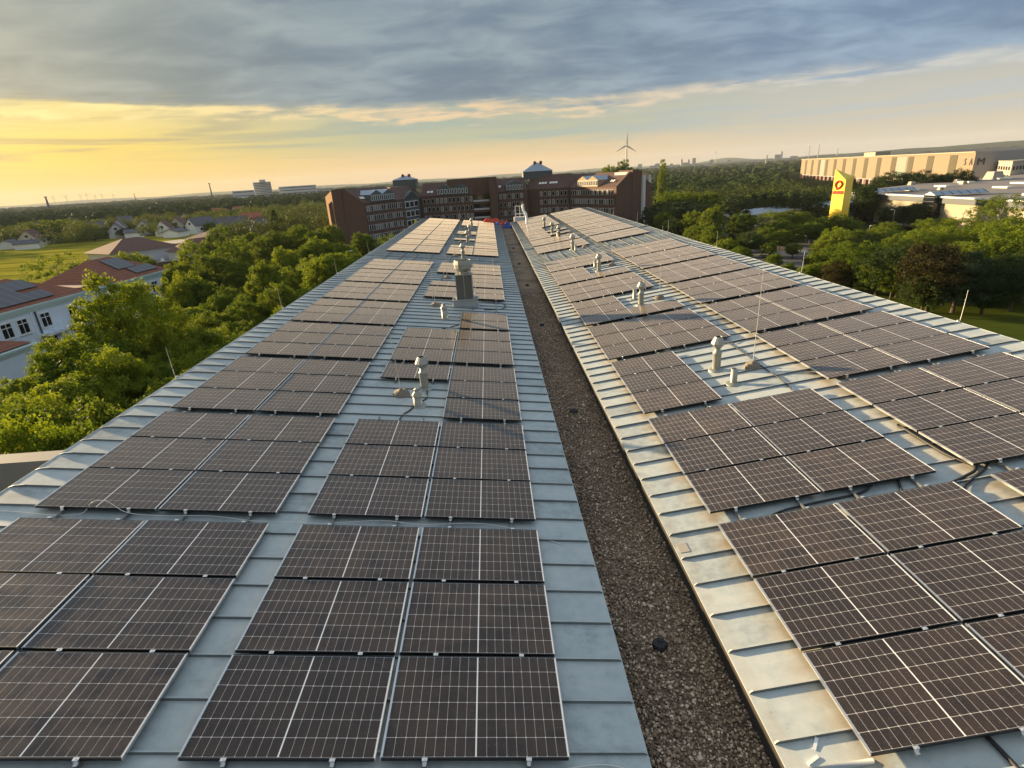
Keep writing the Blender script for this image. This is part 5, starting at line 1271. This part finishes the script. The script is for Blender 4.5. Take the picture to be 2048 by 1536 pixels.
def hall():
    org = Vector((190, 160, GZ)); r = root('exhibition_hall', org, 'low cream exhibition hall with wide flat roof and rows of skylights', 'hall')
    A, B = Vector((129.5, 210)), Vector((125.5, 60)); ZT = -7.9
    q = [B, Vector((340, 40)), Vector((330, 262)), Vector((250, 258)), Vector((172, 232)), A]
    MB().prism([(t.x, t.y) for t in q], GZ, ZT, 0, 1).build('wall', M('hall_cream', 'hall_roof'), r, org=org)
    a, d, n, L = seg_frame(A, B); out = Vector((d.y, -d.x)); 
    if out.x > 0: out = -out
    P = lambda s, o, z: Vector((a.x+d.x*s+out.x*o, a.y+d.y*s+out.y*o, z)); R = Matrix(((d.x, out.x, 0), (d.y, out.y, 0), (0, 0, 1)))
    MB().box(P(L/2, .35, ZT-.9), (L, .7, 1.5), 0, R).build('fascia', M('hall_band'), r, org=org)
    MB().box(P(L/2, .5, ZT+.05), (L, 1.2, .35), 0, R).build('roof_edge', M('white_paint'), r, org=org)
    for nm, s0 in (('a', 46.5), ('b', 17)):
        g = MB(); g.box(P(s0, 1.0, (GZ+ZT)/2), (4.6, 2.4, ZT-GZ+1.0), 0, R)
        for k in range(8): g.box(P(s0, 2.25, GZ+1+k*1.15), (4.5, .12, .12), 1, R)
        go = g.build('glazed_entrance', M('window_glass', 'hall_band'), r, org=org)
        t = MB(); f = [P(s0-2.3, 2.2, ZT+.5), P(s0+2.3, 2.2, ZT+.5), P(s0, 2.2, ZT+1.5), P(s0-2.3, -13, ZT+.5), P(s0+2.3, -13, ZT+.5), P(s0, -13, ZT+1.5)]
        t.add(f, [(0, 1, 2), (3, 5, 4), (0, 2, 5, 3), (1, 4, 5, 2)]); 
        t.build('glass_ridge', M('sheet_blue'), go, org=org)
        fb = MB()
        for k in range(7):
            o_ = 2-k*2.5; fb.tube([P(s0-2.3, o_, ZT+.5), P(s0, o_, ZT+1.55), P(s0+2.3, o_, ZT+.5)], .1, 4)
        fb.build('ridge_bars', M('slate_green'), go, org=org)
    rr = random.Random(4)
    for i in range(9):
        for j in range(7):
            x, y = 144+i*20+rr.uniform(-3, 3), 75+j*24+(i % 2)*9
            if y > 205+.33*(x-130): continue
            MB().box((x, y, ZT+.35), (2.6, 5.5, .5), 0).build('skylight', M('skylight'), r, org=org)
    for (x, y, w_) in ((205, 232, 5), (168, 228, 2.2), (185, 226, 2.0), (150, 190, 1.5), (176, 212, 2)):
        MB().box((x, y, ZT+w_*.3), (w_, w_, w_*.6), 0, None, .7).build('roof_unit', M('office_pale'), r, org=org)
    MB().box((236, 205, ZT+1.9), (26, 16, 3.8)).build('roof_house', M('hall_cream'), r, org=org)
hall()
def shed():
    p = dp(1560, 412, 205); r = root('white_shed', (p.x, p.y, GZ), 'long low white shed behind the dark pines', 'building', None, .35)
    MB().box((8, 5, 3), (62, 10, 6)).build('wall', M('render_pale'), r)
    MB().add([(-24, -1, 6), (40, -1, 6), (40, 5, 7.3), (-24, 5, 7.3), (40, 11, 6), (-24, 11, 6)], [(0, 1, 2, 3), (3, 2, 4, 5), (0, 3, 5), (1, 4, 2)]).build('roof', M('sheet_blue'), r)
shed()
def tower():
    F1, F2, Bk = dp(1671, 338, 190), dp(1692, 360, 188), dp(1707, 358, 196); z1, z2 = F1.z, F2.z; org = Vector((F1.x, F1.y, GZ))
    f1 = dp(1660, 445, 190); 
    r = root('yellow_sign_tower', org, 'bright yellow wedge-shaped sign tower with red emblem and lettering', 'sign tower')
    q1, q2, q3 = Vector((F1.x, F1.y)), Vector((F2.x, F2.y)), Vector((Bk.x, Bk.y))
    v = [(q1.x, q1.y, GZ), (q2.x, q2.y, GZ), (q3.x, q3.y, GZ), (q1.x, q1.y, z1), (q2.x, q2.y, z2), (q3.x, q3.y, z2+.6)]
    MB().add(v, [(0, 1, 4, 3), (1, 2, 5, 4), (2, 0, 3, 5), (3, 4, 5)]).build('body', M('tower_yellow'), r, org=org)
    a, d, n, L = seg_frame(q1, q2); rz = math.atan2(d.y, d.x); mid = a+d*(L*.47)+n*.12
    if (CAM.xy-mid).dot(n) < 0: mid = a+d*(L*.47)-n*.12
    # emblem: a red ring-shaped drop with a tail
    R = Matrix(((d.x, 0, 0), (d.y, 0, 0), (0, 1, 0)))
    c = Vector((mid.x, mid.y, z2-1.1)); e = MB()
    pts = [(.95*math.cos(t)*(1-.12*math.sin(t)), .85*math.sin(t)) for t in [math.radians(x) for x in range(-55, 226, 14)]]
    pts = [c+R@Vector((x, y, 0)) for x, y in pts]+[c+R@Vector((-.35, -1.35, 0))]
    e.tube(pts, [.14+.1*math.sin(i/len(pts)*3.1) for i in range(len(pts))], 6)
    e.tube([c+R@Vector((x, y, 0)) for x, y in ((-.45, -1.45), (.2, -1.0), (.75, -.5), (.9, .1))], [.08, .22, .2, .1], 6)
    e.build('emblem', M('sign_red'), r, org=org)
    cu = bpy.data.curves.new('lettering', 'FONT'); cu.body = 'HALLE MESSE'; cu.size = .72; cu.extrude = .04; cu.offset = .02; cu.align_x = 'CENTER'; cu.materials.append(MATS['sign_red'])
    o = bpy.data.objects.new('lettering', cu); COL.objects.link(o); o.parent = r; o.location = Vector((mid.x, mid.y, z2-3.7))-org; o.rotation_euler = (math.pi/2, 0, rz)
    bpy.context.view_layer.update(); k = (L*.86)/max(o.dimensions.x, .1); o.scale = (k, k*2.3, 1)
tower()

# ------------------------------------------------------------------ street furniture and vehicles at right
def foot_dist(px, pb):
    g = gp(px, pb); return math.hypot(g.x-CAM.x, g.y-CAM.y)
def lamp_post(px, pt, pb, label, D):
    D = D or foot_dist(px, pb)
    t = dp(px, pt, D); h = t.z-GZ; r = root('street_lamp', (t.x, t.y, GZ), label, 'street lamp', 'lamp posts in the park', rt.random()*3)
    MB().tube([(0, 0, 0), (0, 0, h*.5), (0, 0, h-.1)], [.08, .06, .045], 8).build('post', M('galv'), r)
    mb = MB(); mb.tube([(0, 0, h-.15), (.4, 0, h)], .04, 6); mb.box((.65, 0, h+.03), (.75, .28, .1), 0, None, .8); mb.build('lamp_head', M('white_paint'), r)
for a in [(1613, 472, 493, 'white-headed lamp post in the car park', 0), (1740, 452, 490, 'white-headed lamp post left of the hall trees', 0), (1372, 478, 0, 'lamp head just above the right eaves', 92), (1790, 419, 462, 'lamp post before the yellow-lit hall wall', 0), (1965, 428, 476, 'tall lamp post before the hall at right', 0), (696, 502, 0, 'lamp post below the brick building at left', 130), (1628, 378, 405, 'lamp post beside the white shed', 0)]: lamp_post(*a)
def flagpole(px, py, D, label, flag):
    t = dp(px, py, D); h = t.z-GZ; r = root('flagpole', (t.x, t.y, GZ), label, 'flagpole', 'flagpoles before the hall')
    MB().tube([(0, 0, 0), (0, 0, h)], [.09, .05], 8).build('pole', M('white_paint'), r)
    if flag: MB().add([(.02, 0, h-.3), (.35, .06, h-.6), (.75, -.05, h-4.6), (.5, .1, h-5.0), (.02, .02, h-4.8), (.3, -.15, h-2.5)], [(0, 5, 1), (0, 4, 5), (5, 4, 3, 2), (1, 5, 2)]).build('flag', M('cloth_flag'), r)
flagpole(1929, 423, foot_dist(1929, 470), 'bare white flagpole before the hall', False); flagpole(2007, 426, foot_dist(2007, 475), 'flagpole with limp pinkish flag', True)
def car(p, rz, mat, label, van=False):
    r = root('parked_van' if van else 'parked_car', (p.x, p.y, GZ+.07), label, 'van' if van else 'car', 'parked vehicles', rz)
    L_, W_, H_ = (5.4, 2.0, 2.3) if van else (4.4, 1.78, 1.45)
    prof = [(-L_/2, .35), (-L_/2, .8), (-L_/2+.15, .95), (-L_*.22, 1.0), (-L_*.1, H_), (L_*.3, H_), (L_*.44, .98), (L_/2, .9), (L_/2, .35)] if not van else [(-L_/2, .35), (-L_/2, .9), (-L_*.36, 1.15), (-L_*.26, H_), (L_/2-.05, H_), (L_/2, 1), (L_/2, .35)]
    b = MB(); n = len(prof); v = [(x, -W_/2*(1 if z < 1.05 else .86), z) for x, z in prof]+[(x, W_/2*(1 if z < 1.05 else .86), z) for x, z in prof]
    b.add(v, [tuple(range(n)), tuple(range(2*n-1, n-1, -1))]+[(i, n+i, n+(i+1) % n, (i+1) % n) for i in range(n)]); b.build('body', M(mat), r)
    MB().box((.05 if not van else -L_*.2, 0, (1.02+H_)/2), (L_*.36 if not van else 1.1, W_*.9, (H_-1.02)*.75), 0, None, .95).build('windows', M('car_glass'), r)
    for x in (-L_*.31, L_*.31):
        for y in (-W_/2+.05, W_/2-.05): MB().tube([(x, y-.1, .32), (x, y+.1, .32)], .32, 14).build('wheel', M('rubber'), r)
for i, (x, y, rz, mt, van, lb) in enumerate([(1322, 432, .5, 'car_white', True, 'white van parked right of the brick building'), (1332, 441, .5, 'car_white', False, 'white car parked in front of the white van'), (1790, 570, .2, 'car_white', False, 'white car half hidden under the dark trees'), (1815, 574, .2, 'car_dark', False, 'dark car under the trees beside the white one'),
        (1515, 488, .3, 'car_white', False, 'pale car parked at the lawn edge'), (1690, 500, 1.5, 'car_dark', False, 'dark car in the car park'), (570, 528, 1.3, 'car_white', False, 'white car among the trees left of the roof'), (588, 532, 1.3, 'car_dark', False, 'dark car among the trees left of the roof')]):
    car(gp(x, y), rz, mt, lb, van)

# ------------------------------------------------------------------ skyline
def block(px0, px1, ytop, D, label, mat='far_block', dep=30, zb=GZ, name='distant_building', cat='building', wins=0):
    a = dp(px0, ytop, D); b = dp(px1, ytop, D); z = (a.z+b.z)/2
    A, B = Vector((a.x, a.y)), Vector((b.x, b.y)); A_, d, n, L = seg_frame(A, B); m = -n; org = Vector((a.x, a.y, zb))
    r = root(name, org, label, cat, 'buildings on the skyline')
    q = [A, B, B+m*dep, A+m*dep]
    MB().prism([(t.x, t.y) for t in q], zb, z).build('wall', M(mat), r, org=org)
    R = Matrix(((d.x, n.x, 0), (d.y, n.y, 0), (0, 0, 1)))
    if wins:
        for k in range(wins):
            zz = z-3-k*(z-zb-8)/wins; c = A+d*(L/2)+n*.2; MB().box((c.x, c.y, zz), (L*.94, .6, 1.6), 0, R).build('window_band', M('hall_band'), r, org=org)
    return r, A, d, m, L, z, org, R
b_ = block(505, 541, 364, 1500, 'pale high-rise hospital tower on the left horizon', 'render_pale', 30, wins=9)
MB().box(Vector((b_[1].x, b_[1].y, b_[5]+2.5))+Vector((b_[2].x, b_[2].y, 0))*b_[4]*.55, (b_[4]*.35, 14, 5), 0, b_[7]).build('roof_house', M('render_pale'), b_[0], org=b_[6])
block(556, 632, 371.5, 1550, 'long pale block right of the hospital tower', 'render_pale', 30, wins=3)
block(464, 508, 381, 1450, 'low pale block left of the hospital tower', 'render_pale', 30, wins=2)
block(632, 662, 377, 1900, 'low block behind the brick building at left', 'far_block', 30)
sky = [(1348, 1356, 331), (1300, 1310, 331), (1385, 1392, 316), (1420, 1427, 319), (1340, 1346, 327), (1395, 1400, 326), (1435, 1460, 326), (1550, 1562, 309), (1563, 1566, 303), (1310, 1320, 327), (1455, 1462, 320), (1408, 1418, 326), (1500, 1520, 322), (1530, 1545, 317), (1580, 1596, 312), (1366, 1376, 325), (1276, 1284, 328)]
for i, (x0, x1, y) in enumerate(sky):
    block(x0, x1, y, 4200+150*(i % 3), f"distant city block, {ORD[i] if i < len(ORD) else 'last'} counted by my eye along the hazy skyline" if False else ['wide low city block far right of the poplar', 'small city block above the brick roof end', 'tallest pale high-rise of the city skyline', 'stepped city block right of the high-rise', 'narrow city block left of the church', 'low city block beside the high-rise', 'long low city roofline right of the middle', 'broad city block near the spoil heap', 'thin city tower near the spoil heap', 'domed city block left of the church', 'slim city block in the long roofline', 'low city block right of the high-rise', 'flat industrial roof before the spoil heap', 'industrial roof left of the warehouse', 'grey works building touching the warehouse', 'church nave between two spires', 'small round-topped block behind the brick roof'][i], 'far_block', 60)
for i, (x, y, lb) in enumerate([(1363.5, 317, 'left spire of the distant church'), (1377.5, 318, 'right spire of the distant church')]):
    p = dp(x, y, 4200); r = root('church_spire', (p.x, p.y, GZ), lb, 'spire', 'spires of the distant church'); h = p.z-GZ
    MB().box((0, 0, h*.4), (12, 12, h*.8)).build('tower', M('far_block'), r); MB().lathe([(6.5, h*.8), (0, h*1.02)], 4).build('roof', M('roof_grey'), r)
for i, (x, y, D, w, lb) in enumerate([(418, 366, 1700, 1.6, 'tall thin chimney stack on the left horizon'), (90.5, 393, 1500, 2.0, 'tall dark mast on the far left horizon'), (268, 387, 2600, 1.2, 'thin mast between the two left masts'), (1620, 292, 3800, 2.0, 'thin radio mast left of the warehouse'), (1639, 289, 3800, 2.4, 'tall radio mast above the warehouse'), (1676, 297, 3800, 2.0, 'radio mast above the warehouse roof'), (1534, 310, 2500, 3.0, 'steel headframe left of the warehouse')]):
    p = dp(x, y, D); h = p.z-GZ; mb = MB(); mb.tube([(0, 0, 0), (0, 0, h*.6), (0, 0, h)], [w*1.3, w, w*.6], 8); mb.box((0, 0, h*.97), (w*2.2, w*2.2, h*.04)); mb.box((0, 0, 2), (w*4, w*4, 4))
    o = mb.build('mast', M('roof_grey' if i < 3 else 'far_block')); o.location = (p.x, p.y, GZ); tag(o, lb, 'mast', 'masts on the horizon')
def turbine(px, yh, yt, D, label, ang, k=1.0):
    hub = dp(px, yh, D); R_ = (dp(px, yt, D).z-hub.z); r = root('wind_turbine', (hub.x, hub.y, GZ), label, 'wind turbine', 'wind turbines', -math.atan2(hub.x, hub.y)); h = hub.z-GZ
    MB().tube([(0, 3, 0), (0, 3, h)], [2.6*k, 1.5*k], 12).build('tower', M('turbine'), r)
    MB().box((0, 2, h), (4*k, 11*k, 4*k)).build('nacelle', M('turbine'), r)
    MB().lathe([(2.2*k, -1), (1.8*k, 1), (0, 2.4*k)], 12, (0, -4.5*k, h)).build('hub', M('turbine'), r)
    for j in range(3):
        a = ang+j*2*math.pi/3; e = Vector((math.sin(a), 0, math.cos(a))); c = Vector((0, -4*k, h)); q = Vector((math.cos(a), 0, -math.sin(a)))
        b = MB(); v = []
        for t, w in ((0, .7), (.12, 1.7), (.25, 1.9), (.6, 1.1), (1, .35)):
            for sg, yy in ((-.35, 0), (0, -.35), (.65, 0), (0, .35)): v.append(c+e*(R_*t)+q*(w*2*sg*k)+Vector((0, yy*w*k, 0)))
        f = []
        for i in range(4):
            for m_ in range(4): f.append((i*4+m_, i*4+(m_+1) % 4, i*4+4+(m_+1) % 4, i*4+4+m_))
        b.add(v, f).build('blade', M('turbine'), r)
turbine(1253.5, 291, 266, 1600, 'large three-bladed wind turbine above the brick roof', .05)
for i, (x, y, t) in enumerate([(106, 395, 388), (131, 393, 386), (160, 391, 385), (172, 389, 383), (190, 392, 386), (203, 390, 384), (226, 390, 385), (704, 366, 360), (1432, 305, 300)]):
    turbine(x, y, t, 6500, ['tiny wind turbine right of the dark mast', 'tiny wind turbine, second of the far left row', 'tiny wind turbine, third of the far left row', 'tiny wind turbine, fourth of the far left row', 'tiny wind turbine, fifth of the far left row', 'tiny wind turbine, sixth of the far left row', 'tiny wind turbine, last of the far left row', 'tiny wind turbine left of the brick plant room', 'tiny wind turbine right of the church'][i], i*.7, .8)

def fonts_to_mesh():
    bpy.context.view_layer.update(); dg = bpy.context.evaluated_depsgraph_get()
    for o in [o for o in SC.objects if o.type == 'FONT']:
        me = bpy.data.meshes.new_from_object(o.evaluated_get(dg)); n = bpy.data.objects.new('letters', me); COL.objects.link(n)
        n.parent = o.parent; n.location = o.location.copy(); n.rotation_euler = o.rotation_euler.copy(); n.scale = o.scale.copy(); bpy.data.objects.remove(o); n.name = 'lettering'
fonts_to_mesh()

# ------------------------------------------------------------------ air
USE_HAZE = True
if USE_HAZE:
    m = bpy.data.materials.new('haze'); m.use_nodes = True; T = NT(m.node_tree); T.n.clear()
    out = T.node('ShaderNodeOutputMaterial'); v = T.node('ShaderNodeVolumePrincipled'); T.l.new(v.outputs[0], out.inputs['Volume'])
    v.inputs['Color'].default_value = (.8, .88, .98, 1); v.inputs['Density'].default_value = .000045; v.inputs['Anisotropy'].default_value = 0.0
    mb = MB(); mb.box((0, 4900, (GZ-1.5+190)/2), (16400, 11200, 190-(GZ-1.5))); o = mb.build('haze', [m]); tag(o, 'thin pale haze over the distant land', 'haze', kind='stuff')
